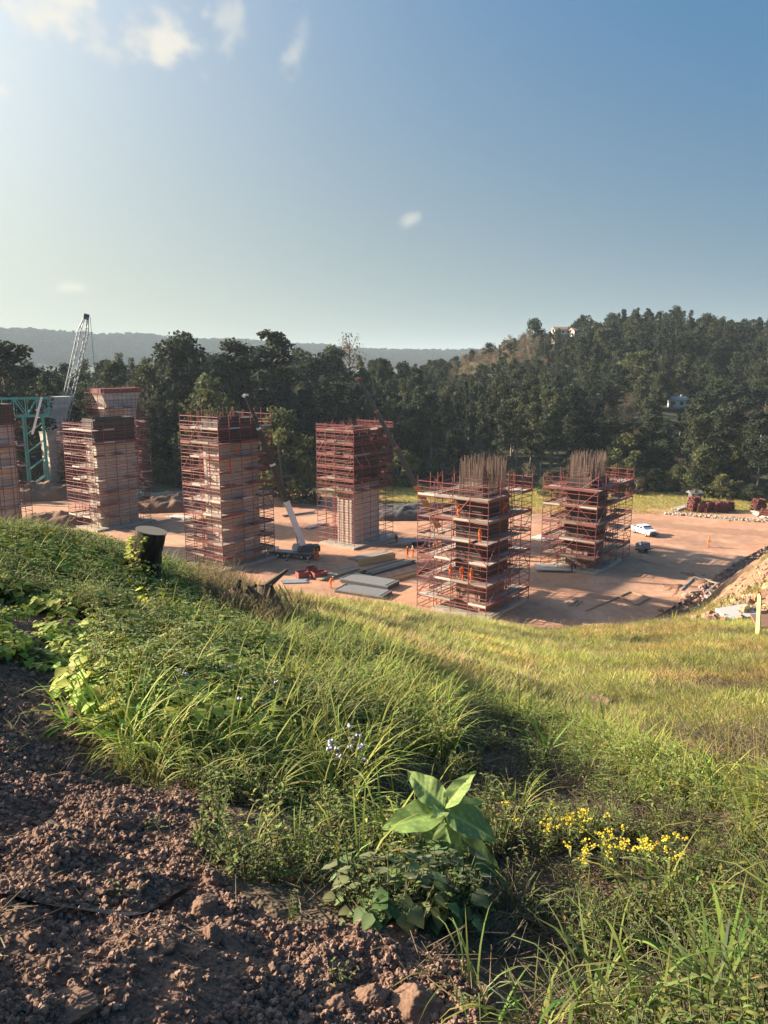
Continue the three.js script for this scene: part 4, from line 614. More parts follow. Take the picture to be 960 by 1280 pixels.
// ---------------------------------------------------------------- grass, herbs and weeds of the hillside
const plantMat = (tr = 0.42, rough = 0.8) => new THREE.MeshPhysicalMaterial({ color: C(1, 1, 1), roughness: rough, transmission: tr, thickness: 0, side: THREE.DoubleSide, vertexColors: true, specularIntensity: 0.45 });
const bladeMat = plantMat(0.4, 0.75), herbMat = plantMat(0.38, 0.78);
class Sheet {   // collects faces with colours
  constructor() { this.pos = []; this.col = []; this.idx = []; }
  v(p, c) { this.pos.push(p.x, p.y, p.z); this.col.push(c[0], c[1], c[2]); return this.pos.length / 3 - 1; }
  geo() { const g = new THREE.BufferGeometry(); g.setAttribute('position', new THREE.Float32BufferAttribute(this.pos, 3)); g.setAttribute('color', new THREE.Float32BufferAttribute(this.col, 3)); g.setIndex(this.idx); g.computeVertexNormals(); return g; }
  blade(base, q, len, w, lean, bend, c, segs = 4) {   // a strip that leaves at a lean and bends over
    const p = base.clone(), out = new THREE.Vector3(Math.cos(q), 0, Math.sin(q)), side = new THREE.Vector3(-Math.sin(q), 0, Math.cos(q)); let a = lean, last;
    for (let i = 0; i <= segs; i++) { const t = i / segs, ww = w * (i === 0 ? 0.7 : 1 - Math.pow(t, 2.2)), k = 1; const l = this.v(p.clone().addScaledVector(side, -ww / 2), c.map((x) => x * k));
      if (i === segs) { this.idx.push(last[0], last[1], l); break; }
      const r = this.v(p.clone().addScaledVector(side, ww / 2).add(new THREE.Vector3(0, ww * 0.12, 0)), c.map((x) => x * k)); if (last) this.idx.push(last[0], last[1], r, last[0], r, l); last = [l, r];
      p.addScaledVector(out, Math.sin(a) * len / segs); p.y += Math.cos(a) * len / segs; a += bend / segs; }
  }
  leaf(base, dir, up, len, w, c, fold = 0.25, curl = 0.3, segs = 3, shape = (t) => Math.sin(Math.PI * Math.pow(t, 0.75))) {   // an ovate leaf folded along its midrib
    const d = dir.clone().normalize(), s = new THREE.Vector3().crossVectors(d, up).normalize(), n = new THREE.Vector3().crossVectors(s, d), p = base.clone(); let prev, ang = 0;
    for (let i = 0; i <= segs; i++) { const t = i / segs, ww = w / 2 * Math.max(0, shape(t)), m = this.v(p, c.map((x) => x * 1.12)), l = this.v(p.clone().addScaledVector(s, -ww).addScaledVector(n, ww * fold), c), r = this.v(p.clone().addScaledVector(s, ww).addScaledVector(n, ww * fold), c);
      if (prev) this.idx.push(prev[1], prev[0], m, prev[1], m, l, prev[0], prev[2], r, prev[0], r, m); prev = [m, l, r]; ang = -curl * t; p.addScaledVector(d, Math.cos(ang) * len / segs).addScaledVector(n, Math.sin(ang) * len / segs); }
  }
  stem(a, b, r, c) { const d = b.clone().sub(a), s = new THREE.Vector3(0.3, 0.1, 1).cross(d).normalize().multiplyScalar(r), n = s.clone().cross(d).normalize().multiplyScalar(r), k = [];
    for (const p of [a, b]) for (const [u, v] of [[1, 0], [-0.5, 0.87], [-0.5, -0.87]]) k.push(this.v(p.clone().addScaledVector(s, u).addScaledVector(n, v), c)); for (let i = 0; i < 3; i++) { const j = (i + 1) % 3; this.idx.push(k[i], k[j], k[3 + j], k[i], k[3 + j], k[3 + i]); } }
}
const V3 = (x, y, z) => new THREE.Vector3(x, y, z);
const mixc = (a, b, t) => a.map((x, i) => lerp(x, b[i], t));
const GREEN = [0.115, 0.165, 0.035], LIME = [0.23, 0.27, 0.06], DEEP = [0.065, 0.105, 0.03], STRAW = [0.40, 0.33, 0.15], DRY = [0.27, 0.20, 0.10];
function grassTuft(seed, n, len, w, spread, bend, dry, dryShare, tone = GREEN, tone2 = LIME) { const R = rng(seed), s = new Sheet(); for (let i = 0; i < n; i++) { const q = R() * 6.283, r = spread * Math.sqrt(R()), L = len * (0.5 + R() * 0.7), c = R() < dryShare ? mixc(dry, DRY, R() * 0.5) : mixc(tone, tone2, R()); s.blade(V3(Math.cos(q + R()) * r, -0.02, Math.sin(q + R()) * r), q + (R() - 0.5) * 1.4, L, w * (0.7 + R() * 0.6), 0.08 + R() * 0.45, bend * (0.5 + R()), c.map((x) => x * (0.8 + R() * 0.4)), L > 0.3 ? 5 : 3); } return s.geo(); }
function herb(seed, stems, h, leafL, perStem, tone, tone2, wide = 0.5, sprawl = 0.5) { const R = rng(seed), s = new Sheet(); for (let i = 0; i < stems; i++) { const q = R() * 6.283, lean = sprawl * (0.3 + R()), H = h * (0.6 + R() * 0.6); let p = V3((R() - 0.5) * 0.06, -0.02, (R() - 0.5) * 0.06); const c0 = mixc([0.14, 0.10, 0.045], tone, 0.5); let qq = q;
    for (let k = 0; k < perStem; k++) { const a = lean * (0.6 + k / perStem * 0.6), e = p.clone().add(V3(Math.cos(qq) * Math.sin(a), Math.cos(a), Math.sin(qq) * Math.sin(a)).multiplyScalar(H / perStem)); s.stem(p, e, 0.0022, c0); qq += (R() - 0.5) * 0.8;
      const f = R() * 6.28; for (const o of [0, Math.PI]) { const L = leafL * (0.55 + R() * 0.7) * (1 - 0.3 * k / perStem), dir = V3(Math.cos(f + o + (R() - 0.5)), 0.1 + R() * 0.55, Math.sin(f + o + (R() - 0.5))); s.leaf(e, dir, V3((R() - 0.5) * 0.5, 1, (R() - 0.5) * 0.5), L, L * wide, mixc(tone, tone2, R() * R()).map((x) => x * (0.75 + R() * 0.5)), 0.2 + R() * 0.3, 0.2 + R() * 0.9, 3); } p = e; } } return s.geo(); }
function vine(seed, n, leafL, tone, tone2, spread = 0.16, hgt = 0.14) { const R = rng(seed), s = new Sheet(); for (let i = 0; i < n; i++) { const q = R() * 6.283, r = spread * Math.sqrt(R()), b = V3(Math.cos(q) * r * 0.4, -0.02, Math.sin(q) * r * 0.4), e = V3(Math.cos(q) * r, hgt * (0.4 + R() * 0.8), Math.sin(q) * r), L = leafL * (0.6 + R() * 0.6); s.stem(b, e, 0.0025, mixc(tone, [0.2, 0.16, 0.06], 0.4)); s.leaf(e, V3(Math.cos(q), -0.1 - R() * 0.5, Math.sin(q)), V3((R() - 0.5) * 0.7, 1, (R() - 0.5) * 0.7), L, L * 0.85, mixc(tone, tone2, R()).map((x) => x * (0.8 + R() * 0.4)), 0.18, 0.5, 5, (t) => Math.pow(Math.max(0, Math.sin(Math.PI * Math.pow(t, 0.5))), 0.8)); } return s.geo(); }
function stalks(seed, n, h) { const R = rng(seed), s = new Sheet(); for (let i = 0; i < n; i++) { const q = R() * 6.28, a = 0.1 + R() * 0.4, H = h * (0.6 + R() * 0.5), b = V3((R() - 0.5) * 0.1, -0.02, (R() - 0.5) * 0.1), m = b.clone().add(V3(Math.cos(q) * Math.sin(a), Math.cos(a), Math.sin(q) * Math.sin(a)).multiplyScalar(H * 0.7)), e = m.clone().add(V3(Math.cos(q) * Math.sin(a * 1.7), Math.cos(a * 1.7), Math.sin(q) * Math.sin(a * 1.7)).multiplyScalar(H * 0.3)), c = mixc(STRAW, DRY, R()); s.stem(b, m, 0.002, c); s.stem(m, e, 0.0014, c); for (let k = 0; k < 7; k++) { const p = m.clone().lerp(e, 0.25 + k * 0.12); s.leaf(p, V3(Math.cos(R() * 6.28), 0.6, Math.sin(R() * 6.28)), _Y, 0.028, 0.008, c.map((x) => x * 1.15), 0.1, 0.2, 2); } } return s.geo(); }
const PLANTS = {
  lawn: [71, 72, 73].map((s) => grassTuft(s, 18, 0.17, 0.006, 0.07, 1.0, STRAW, 0.28, [0.20, 0.245, 0.045], [0.40, 0.40, 0.08])),
  mid: [74, 75, 76].map((s) => grassTuft(s, 24, 0.26, 0.011, 0.15, 1.3, STRAW, 0.28, [0.24, 0.265, 0.05], [0.46, 0.44, 0.085])),
  strawy: [77, 78].map((s) => grassTuft(s, 20, 0.22, 0.010, 0.14, 1.2, [0.52, 0.43, 0.19], 0.7, [0.3, 0.3, 0.07], [0.42, 0.40, 0.09])),
  long: [81, 82, 83, 84].map((s) => grassTuft(s, 16, 0.46, 0.010, 0.08, 1.9, STRAW, 0.10, [0.20, 0.265, 0.045], [0.44, 0.47, 0.09])),
  broadBlade: [85, 86].map((s) => grassTuft(s, 9, 0.46, 0.017, 0.05, 1.7, STRAW, 0.06, [0.22, 0.32, 0.045], [0.46, 0.54, 0.08])),
  herb: [91, 92, 93].map((s) => herb(s, 6, 0.17, 0.032, 4, [0.19, 0.245, 0.06], [0.44, 0.44, 0.13])),
  weed: [94, 95].map((s) => herb(s, 5, 0.27, 0.045, 5, [0.23, 0.28, 0.06], [0.50, 0.50, 0.12], 0.38, 0.5)),
  mat: [96, 97].map((s) => herb(s, 8, 0.10, 0.021, 3, [0.17, 0.20, 0.06], [0.38, 0.36, 0.12], 0.6, 1.1)),
  vine: [98, 99, 100].map((s) => vine(s, 8, 0.10, [0.22, 0.31, 0.055], [0.52, 0.56, 0.09], 0.2, 0.17)),
  wilt: [101, 102].map((s) => vine(s, 10, 0.065, [0.15, 0.22, 0.07], [0.30, 0.36, 0.12], 0.12, 0.11)),
  stalk: [103, 104].map((s) => stalks(s, 8, 0.62)),
  twig: [105, 106].map((s) => { const R = rng(s), q = new Sheet(); for (let i = 0; i < 12; i++) { const a = R() * 6.28, L = 0.08 + R() * 0.22, b = V3((R() - 0.5) * 0.2, 0.01, (R() - 0.5) * 0.2); q.stem(b, b.clone().add(V3(Math.cos(a) * L, 0.01 + R() * 0.07, Math.sin(a) * L)), 0.0022, mixc(DRY, [0.14, 0.10, 0.07], R())); } return q.geo(); }),
};
const azd = ([x, z]) => [Math.atan2(x, -z) * 180 / Math.PI, Math.hypot(x, z)];
const LIP = area([372, 786], [470, 828], [560, 872], [690, 928], [790, 955], [880, 985], [960, 1012], [1090, 1030]).map(azd).sort((a, b) => a[0] - b[0]);
const lipD = (az) => az < LIP[0][0] ? lerp(LIP[0][1], 16, sstep(LIP[0][0], LIP[0][0] - 5, az)) : table(LIP, az);
const ZONE = {
  bare: area([548, 900], [620, 912], [700, 945], [790, 985], [860, 1015], [800, 1045], [700, 1045], [630, 1010], [560, 965]),
  longer: area([85, 905], [180, 845], [300, 800], [400, 800], [560, 885], [555, 960], [470, 1010], [330, 1010], [240, 1000], [150, 965]),
  vines: area([-120, 640], [60, 655], [215, 705], [245, 770], [180, 830], [110, 835], [60, 800], [-120, 780]),
  wilted: area([455, 1105], [560, 1090], [590, 1150], [540, 1185], [450, 1180]),
  dry: area([270, 705], [370, 740], [400, 790], [330, 800], [240, 760]),
  yellowVine: area([-80, 776], [20, 772], [120, 800], [128, 842], [50, 832], [-80, 822]),
  frontRight: area([600, 1120], [960, 1080], [1050, 1300], [620, 1290]),
};
{
  const R = rng(2024), list = {}; for (const k in PLANTS) list[k] = PLANTS[k].map(() => []);
  const m = new THREE.Matrix4(), e = new THREE.Euler(), qn = new THREE.Quaternion();
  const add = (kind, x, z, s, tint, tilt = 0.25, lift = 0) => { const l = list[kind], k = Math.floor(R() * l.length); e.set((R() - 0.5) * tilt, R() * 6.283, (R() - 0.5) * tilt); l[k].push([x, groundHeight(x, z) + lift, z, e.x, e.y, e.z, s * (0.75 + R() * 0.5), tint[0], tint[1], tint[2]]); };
  const near = (x, z) => { const n = fbm(x * 0.9 + 31, z * 0.9, 3); return n; };
  // 1. the grassy slope beyond the lip of the bank, and on over its crest
  for (let i = 0; i < 210000; i++) {
    const az = -13 + R() * 55, d = Math.sqrt(R() * (36 * 36 - 4.6 * 4.6) + 4.6 * 4.6), lip = lipD(az); if (d < lip) continue; if (az < LIP[0][0] && d < 13) continue;
    const a = az * Math.PI / 180, x = Math.sin(a) * d, z = -Math.cos(a) * d;
    const keep = d < 9 ? 1 : d < 14 ? 0.72 : 0.5; if (R() > keep) continue;
    const patch = fbm(x * 0.55, z * 0.55, 4), straw = fbm(x * 0.33 + 60, z * 0.33, 4);
    const rubble = rubbleShare(x, z, az, d); if (R() < rubble * 1.1) continue;
    if (patch < 0.33 && R() < 0.75) { if (R() < 0.2) add('twig', x, z, 1.3, [1, 1, 1]); continue; }
    const t = 0.78 + (patch - 0.32) * 1.5, y = sstep(0.45, 0.62, straw), tint = [t * lerp(0.98, 1.15, y), t * 1.05, t * lerp(1, 0.9, y)];
    if (d < 8) add(R() < 0.25 + y * 0.4 ? 'strawy' : 'lawn', x, z, 0.8 + patch * 0.8, tint); else if (R() < 0.2 + y * 0.35) add('strawy', x, z, 0.8 + patch * 0.7, tint); else add('mid', x, z, 0.45 + patch * 0.75, tint);
    if (patch > 0.60 && R() < 0.08) add('long', x, z, 0.6 + R() * 0.3, tint);
    if (R() < 0.012) add('stalk', x, z, 0.8, [1, 1, 1]);
  }
  // 2. the near bank
  for (let i = 0; i < 110000; i++) {
    const az = -38 + R() * 76, d = Math.sqrt(R() * (18 * 18 - 1.25 * 1.25) + 1.25 * 1.25), lip = lipD(az); if (d > lip + 0.15) continue;
    const a = az * Math.PI / 180, x = Math.sin(a) * d, z = -Math.cos(a) * d;
    if (inside(ZONE.yellowVine, x, z) && fbm(x * 2.2, z * 2.2, 2) > 0.42) { if (R() < 0.42) add('vine', x, z, 0.62, [0.78, 0.85, 0.8]); continue; }
    if (isDirt(x, z)) { if (R() < 0.012) add(R() < 0.5 ? 'twig' : 'mat', x, z, 0.8, [1, 1, 1]); continue; }
    const n = near(x, z), tone = (az > 3 && d < 4.4 ? 0.68 : 0.85) + (fbm(x * 1.7 + 8, z * 1.7, 3) - 0.5) * 0.9, tint = [tone, tone, tone];  // near right plants darker: duller leaves, plus partial shade painted into the tone
    const toLip = lip - d, left = az < -9.5;
    if (inside(ZONE.bare, x, z)) { if (R() < 0.24) add(R() < 0.5 ? 'twig' : R() < 0.6 ? 'mat' : 'herb', x, z, 0.9, tint); continue; }
    if (inside(ZONE.yellowVine, x, z)) { if (R() < 0.3) add('vine', x, z, 0.62, [0.72, 0.78, 0.75]); else if (R() < 0.4) add('herb', x, z, 1, tint); continue; }
    if (inside(ZONE.dry, x, z)) { if (R() < 0.35) continue; add(R() < 0.18 ? 'stalk' : R() < 0.5 ? 'strawy' : R() < 0.75 ? 'weed' : 'long', x, z, 0.85, [tone * 1.05, tone, tone * 0.95]); continue; }
    if (left && d > 4.6) { const q = R(); if (n < 0.36 && R() < 0.7) continue; if (n > 0.48) add(q < 0.62 ? 'vine' : q < 0.80 ? 'weed' : q < 0.97 ? 'herb' : 'long', x, z, 1.1, [tone * 1.05, tone * 1.08, tone]); else add(q < 0.2 ? 'vine' : q < 0.6 ? 'weed' : q < 0.66 ? 'long' : q < 0.85 ? 'herb' : 'lawn', x, z, 1.1, tint); continue; }
    if (inside(ZONE.wilted, x, z)) { if (R() < 0.65) add('wilt', x, z, 1, tint); else add('herb', x, z, 0.9, tint); continue; }
    const inLong = inside(ZONE.longer, x, z); if (fbm(x * 1.5 + 77, z * 1.5, 3) < 0.42 && R() < 0.75) continue;
    if ((inLong && R() < 0.16) || (toLip < 0.55 && az > LIP[0][0] && R() < 0.3)) { add(R() < 0.13 ? 'broadBlade' : 'long', x, z, 0.85 + R() * 0.3, tint, 0.5); continue; }
    if (d < 9 && d > 4.6 && !inLong && R() < 0.1) { add('long', x, z, 0.8, tint, 0.4); continue; }
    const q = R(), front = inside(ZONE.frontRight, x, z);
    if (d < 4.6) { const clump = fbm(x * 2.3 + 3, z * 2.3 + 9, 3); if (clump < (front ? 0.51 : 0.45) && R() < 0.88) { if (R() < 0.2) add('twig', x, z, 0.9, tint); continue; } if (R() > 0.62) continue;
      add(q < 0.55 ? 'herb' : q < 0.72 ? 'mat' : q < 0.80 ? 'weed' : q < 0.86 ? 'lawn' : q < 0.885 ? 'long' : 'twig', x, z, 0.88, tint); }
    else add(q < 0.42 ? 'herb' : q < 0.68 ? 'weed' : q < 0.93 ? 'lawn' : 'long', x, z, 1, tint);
  }
  // hand-set tufts that stand out: blades spilling over the bare soil and in the right corner
  for (const [px, py, s, k] of [[150, 925, 1.0, 6], [185, 950, 0.9, 5], [215, 930, 1.0, 6], [250, 960, 0.8, 5], [130, 905, 0.8, 4], [700, 960, 0.9, 6], [740, 985, 0.8, 5], [800, 1000, 0.8, 6], [860, 1000, 0.9, 6], [900, 1010, 0.8, 5], [740, 1140, 0.7, 3], [800, 1180, 0.6, 3], [880, 1130, 0.6, 4], [700, 1250, 0.7, 4], [780, 1270, 0.8, 5], [860, 1260, 0.8, 5], [930, 1240, 0.8, 5], [950, 1280, 0.9, 5], [640, 1275, 0.6, 3], [880, 1090, 0.7, 4], [330, 930, 0.9, 5], [400, 900, 0.9, 6], [460, 890, 0.9, 6], [520, 900, 0.9, 5], [350, 870, 0.9, 5], [300, 900, 0.9, 5]]) { const p = onGround(px, py); for (let i = 0; i < k * 0.6; i++) add(i % 3 ? 'long' : 'broadBlade', p.x + (R() - 0.5) * 0.3, p.z + (R() - 0.5) * 0.3, s, px > 600 ? [0.52, 0.6, 0.75] : [0.9, 0.98, 0.92], 0.7); }  // right hand tint: muted grey green blades, with some shade put into the colour
  // 3. the straw coloured field before the wood, coarse from here
  for (let i = 0; i < 9000; i++) { const x = -4 + R() * 130, z = -154 - R() * 34; if (Math.hypot(x, z) > 190) continue; add(R() < 0.7 ? 'strawy' : 'mid', x, z, 2.0 + R() * 1.2, [1.15, 1.1, 0.8]); }
  for (let i = 0; i < 5000; i++) { const az = 14 + R() * 26, d = 34 + R() * 80, a = az * Math.PI / 180, x = Math.sin(a) * d, z = -Math.cos(a) * d; if (edgeDistance(x, z) < 2.5 || smoothHeight(x, z) < 0.4) continue; if (R() < rubbleShare(x, z, az, d) * 1.1) continue; add(R() < 0.5 ? 'mid' : 'strawy', x, z, 1.6 + R(), [1, 1, 0.9]); }
  const INFO = { lawn: ['short_grass', 'short green grass covering the near part of the slope'], mid: ['slope_grass', 'sunlit yellow green grass covering the slope down to the site'], strawy: ['dry_grass', 'straw coloured grass mixed into the slope and the field'], long: ['long_grass', 'long arching green grass along the bank'], broadBlade: ['broad_grass', 'broad bladed bright grass spilling over the soil'], herb: ['small_leaved_herbs', 'low small leaved herbs on the near bank'], weed: ['narrow_leaved_weeds', 'upright narrow leaved weeds on the near bank'], mat: ['creeping_herbs', 'creeping tiny leaved herbs hugging the soil'], vine: ['broad_leaved_vine', 'broad leaved bright green vine over the left bank'], wilt: ['drooping_leaves', 'drooping rounded leaves below the large leaved plant'], stalk: ['seed_stalks', 'dry seed stalks standing above the grass'], twig: ['dead_stems', 'dead stems and twigs lying on the soil'] };
  const mat4 = new THREE.Matrix4(), col = new THREE.Color(); let total = 0;
  for (const kind in list) { const g = new THREE.Group(); g.name = INFO[kind][0]; tag(g, INFO[kind][1], 'vegetation', null, 'stuff'); scene.add(g);
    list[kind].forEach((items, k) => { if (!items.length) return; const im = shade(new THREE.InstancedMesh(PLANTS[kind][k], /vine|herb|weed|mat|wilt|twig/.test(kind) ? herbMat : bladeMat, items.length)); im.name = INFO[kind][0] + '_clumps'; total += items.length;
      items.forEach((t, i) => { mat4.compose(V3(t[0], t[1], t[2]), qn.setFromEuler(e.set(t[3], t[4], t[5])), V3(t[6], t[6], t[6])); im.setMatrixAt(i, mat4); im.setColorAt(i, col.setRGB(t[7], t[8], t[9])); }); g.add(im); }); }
  console.log('clumps', total);
}
// ---------------------------------------------------------------- site clutter
const plank = (name, label, category, px0, py0, px1, py1, w, h, mat, group, lift = 0) => { const a = onLevel(px0, py0, 0.05), b = onLevel(px1, py1, 0.05), t = thing(name, label, category, [(a.x + b.x) / 2, 0.05 + lift, (a.z + b.z) / 2], Math.atan2(-(b.z - a.z), b.x - a.x), group), L = a.distanceTo(b); return { t, L, w, h, mat }; };
function timberStack(label, px0, py0, px1, py1, w, rows, mats, name = 'timber_stack', seed = 1) { const { t, L } = plank(name, label, 'timber', px0, py0, px1, py1), R = rng(seed), n = Math.max(2, Math.round(w / 0.3)); for (let r = 0; r < rows; r++) for (let i = 0; i < n; i++) if (R() > 0.12) { const m = box('plank', pick(mats, R()), t, [(R() - 0.5) * 0.4, 0.1 + r * 0.17, -w / 2 + (i + 0.5) * w / n], [L * (0.85 + R() * 0.2), 0.14, w / n * 0.88]); m.rotation.y = (R() - 0.5) * 0.06; } for (const x of [-0.3, 0.3]) box('bearer', M.wood[1], t, [x * L, 0.02, 0], [0.12, 0.04, w]); return t; }
function panelStack(label, px0, py0, px1, py1, w, n, mat) { const { t, L } = plank('formwork_panel_stack', label, 'panels', px0, py0, px1, py1); for (let i = 0; i < n; i++) { const p = box('panel', i === n - 1 ? mat : M.darkGrey, t, [i * 0.04, 0.16 + i * 0.24, i * 0.05], [L, 0.18, w]); } for (const x of [-0.35, 0, 0.35]) box('bearer', M.wood[1], t, [x * L, 0.03, 0], [0.15, 0.06, w * 0.9]); for (let i = 0; i < 2; i++) box('stiffener', M.darkGrey, t, [(-0.46 + i * 0.92) * L, 0.16 + n * 0.24 - 0.12, 0.1], [0.09, 0.04, w * 0.98]); return t; }
const sheetGrey = std(0.20, 0.20, 0.20, 0.6), paleSheet = std(0.55, 0.53, 0.48, 0.8);
panelStack('stack of grey form panels with black edges beside the brown planks', 433, 725, 492, 735, 3.2, 3, sheetGrey);
panelStack('low grey form panels against the foot of the grassy slope', 425, 737, 484, 746, 3.0, 2, sheetGrey);
{ const { t, L } = plank('timber_wall', 'long yellow timber shutter standing on edge behind the grey panels', 'timber', 448, 708, 494, 699); for (let i = 0; i < 4; i++) box('plank', i % 2 ? M.yellowWood : M.wood[2], t, [0, 0.14 + i * 0.24, 0], [L, 0.22, 0.09]); for (let i = 0; i < 6; i++) box('batten', M.wood[1], t, [-L / 2 + L * (i + 0.5) / 6, 0.5, -0.1], [0.09, 0.95, 0.1]); }
timberStack('orange yellow planks lying in front of the nearest scaffold', 490, 726, 527, 716, 1.8, 2, [M.yellowWood, M.orange, M.wood[2]], 'timber_stack', 2);
timberStack('long brown planks beside the grey form panels', 396, 726, 447, 711, 1.6, 2, [M.wood[1], M.wood[0], M.greyWood], 'timber_stack', 3);
timberStack('dark weathered timber heap between yellow shutter and orange planks', 455, 718, 512, 702, 3.0, 2, [M.greyWood, M.darkGrey, M.wood[1]], 'timber_stack', 4);
timberStack('grey planks on the red earth below the bare pale shaft', 440, 700, 485, 690, 2.2, 1, [M.greyWood, M.deck[1]], 'timber_stack', 5);
timberStack('pale planks left of the dense red scaffold', 383, 662, 405, 655, 1.5, 2, [M.deck[0], M.deck[3]], 'timber_stack', 6);
timberStack('pale planks and rails near the edge of the wood behind the crane', 352, 646, 392, 641, 1.5, 2, [M.deck[1], M.deck[0], M.redboard], 'timber_stack', 7);
timberStack('blue grey sheets at the foot of the grassy slope left of the worker', 352, 728, 385, 727, 1.8, 1, [std(0.25, 0.30, 0.33, 0.6)], 'sheet_stack', 8);
timberStack('white boards on the track left of the tall plank scaffold', 214, 645, 238, 649, 3.0, 1, [paleSheet, M.deck[3]], 'board_stack', 9);
timberStack('pale leaning planks beside the red frames at the field', 843, 639, 860, 634, 1.6, 3, [M.deck[3], M.deck[0]], 'timber_stack', 10);
timberStack('pale long planks right of the red frames at the field', 940, 640, 958, 648, 1.6, 2, [M.deck[3], M.deck[0]], 'timber_stack', 11);
timberStack('flat dark timbers lying between road and red frames', 896, 649, 912, 651, 1.5, 1, [M.greyWood, M.wood[1]], 'timber_stack', 12);
timberStack('white slabs stacked behind the nearest scaffold', 668, 672, 690, 676, 4.5, 2, [paleSheet, M.deck[3]], 'board_stack', 13);
// pale casting slab at the far right pier
{ const p = onLevel(705, 712, 0.05), t = thing('timber_platform', 'pale plank platform at the foot of the far right scaffold', 'platform', [p.x, 0.05, p.z], GRID_TURN - Math.PI / 2 + 0.55); for (let i = 0; i < 8; i++) box('plank', pick([M.deck[3], M.deck[0], paleSheet], (i * 0.37) % 1), t, [0, 0.3, -1.6 + i * 0.45], [8.5, 0.09, 0.42]); for (const x of [-3.5, 0, 3.5]) box('bearer', M.wood[1], t, [x, 0.12, 0], [0.2, 0.24, 3.4]); }
// red steel boxes by the crane, red frames piled at the field
function redBin(label, px, py, w, h) { const p = onLevel(px, py, 0.05), t = thing('steel_bin', label, 'bin', [p.x, 0.05, p.z], 0.5); box('floor', M.red[1], t, [0, 0.15, 0], [w, 0.1, h]); for (const s of [-1, 1]) { box('side', M.red[0], t, [0, 0.55, s * h / 2], [w, 0.75, 0.06]); box('side', M.red[2], t, [s * w / 2, 0.55, 0], [0.06, 0.75, h - 0.07]); box('skid', M.red[1], t, [0, 0.06, s * h * 0.35], [w, 0.11, 0.12]); } for (let i = 0; i < 5; i++) bar('scrap_tube', M.red[i % 3], t, [-w * 0.35 + i * 0.2, 0.4, -h * 0.3], [w * 0.2 + i * 0.1, 0.8 + i * 0.06, h * 0.3], 0.04); }
redBin('open red steel bin by the crane, larger one nearer the planks', 399, 722, 2.0, 1.4); redBin('open red steel bin beside the blue grey sheets', 378, 722, 1.6, 1.2); redBin('small red steel bin behind the other two bins', 389, 716, 1.5, 1.1);
const oldRed = [std(0.15, 0.036, 0.03, 0.75), std(0.11, 0.03, 0.027, 0.8), std(0.20, 0.055, 0.042, 0.7)];
function frameBundle(label, px, py, w, h, seed) { const p = onLevel(px, py, 0.05), R = rng(seed), t = thing('scaffold_frame_bundle', label, 'scaffold frames', [p.x, 0.05, p.z], R() * 1.2 - 0.6, 'bundles of red scaffold frames at the field'); const n = Math.round(h / 0.22); for (let i = 0; i < n; i++) { const y = 0.1 + i * 0.22, k = w * (1 - 0.35 * i / n); for (let j = 0; j < 5; j++) { const m = box('lying_tube', pick(oldRed, R()), t, [(R() - 0.5) * 0.4, y + (R() - 0.5) * 0.05, -0.8 + j * 0.4 + (R() - 0.5) * 0.1], [k * (0.8 + R() * 0.4), 0.15, 0.17]); m.rotation.set((R() - 0.5) * 0.1, (R() - 0.5) * 0.3, (R() - 0.5) * 0.14); } for (const s of [-1, 1]) beam('frame_end', pick(oldRed, R()), t, [s * k * 0.4, y + 0.11, -0.95], [s * k * 0.4, y + 0.11, 0.95], 0.14, 0.1); } for (let i = 0; i < 3; i++) beam('leaning_tube', pick(oldRed, R()), t, [-w * 0.5 + i * w * 0.4, 0, 1.15], [-w * 0.3 + i * w * 0.35, h * (0.8 + R() * 0.3), 0.3], 0.12, 0.12); }
const bundles = [[867, 639, 2.6, 2.3, 'tallest bundle of red frames next to the leaning pale planks'], [876, 640, 2.4, 1.5, 'red frame bundle right beside the tallest one'], [884, 640, 2.6, 1.6, 'red frame bundle in the middle of the row at the field'], [893, 640, 2.2, 1.4, 'red frame bundle right of the middle of the row'], [902, 640, 2.4, 1.7, 'red frame bundle second from the open end of the row'], [910, 638, 2.2, 1.4, 'red frame bundle closing the row on the open ground'], [948, 638, 2.8, 1.8, 'separate red frame bundle beside the long pale planks'], [958, 646, 2.8, 1.2, 'low red frame bundle next to the road beyond the long planks']];
bundles.forEach(([px, py, w, h, l], i) => frameBundle(l, px, py, w, h * 1.35, 300 + i));
// small machines
{ const p = onLevel(803, 690, 0.05), t = thing('compressor', 'grey towed compressor at the foot of the far right scaffold', 'compressor', [p.x, 0.05, p.z], 0.5); part('hood', new RoundedBoxGeometry(2.2, 1.1, 1.3, 3, 0.2), M.grey, t).position.y = 1.05; box('frame', M.darkGrey, t, [0, 0.45, 0], [2.4, 0.12, 1.2]); for (const s of [-1, 1]) { const w = part('wheel', wheelGeo(0.36, 0.2), M.rubber, t); w.position.set(0, 0.36, s * 0.72); } bar('tow_bar', M.darkGrey, t, [1.1, 0.45, 0], [2.4, 0.3, 0], 0.06); box('exhaust', M.black, t, [-0.6, 1.75, 0.3], [0.14, 0.34, 0.14]); }
{ const p = onLevel(512, 682, 0.05), t = thing('flatbed_trailer', 'low grey trailer behind the nearest scaffold', 'trailer', [p.x, 0.05, p.z], 0.2); box('bed', M.grey, t, [0, 0.85, 0], [4.6, 0.16, 2.0]); box('headboard', M.darkGrey, t, [-2.3, 1.4, 0], [0.1, 1.0, 2.0]); for (const x of [0.9, 1.8]) for (const s of [-1, 1]) { const w = part('wheel', wheelGeo(0.38, 0.24), M.rubber, t); w.position.set(x, 0.38, s * 0.9); } bar('tow_bar', M.darkGrey, t, [-2.2, 0.7, 0], [-3.8, 0.5, 0], 0.08); }
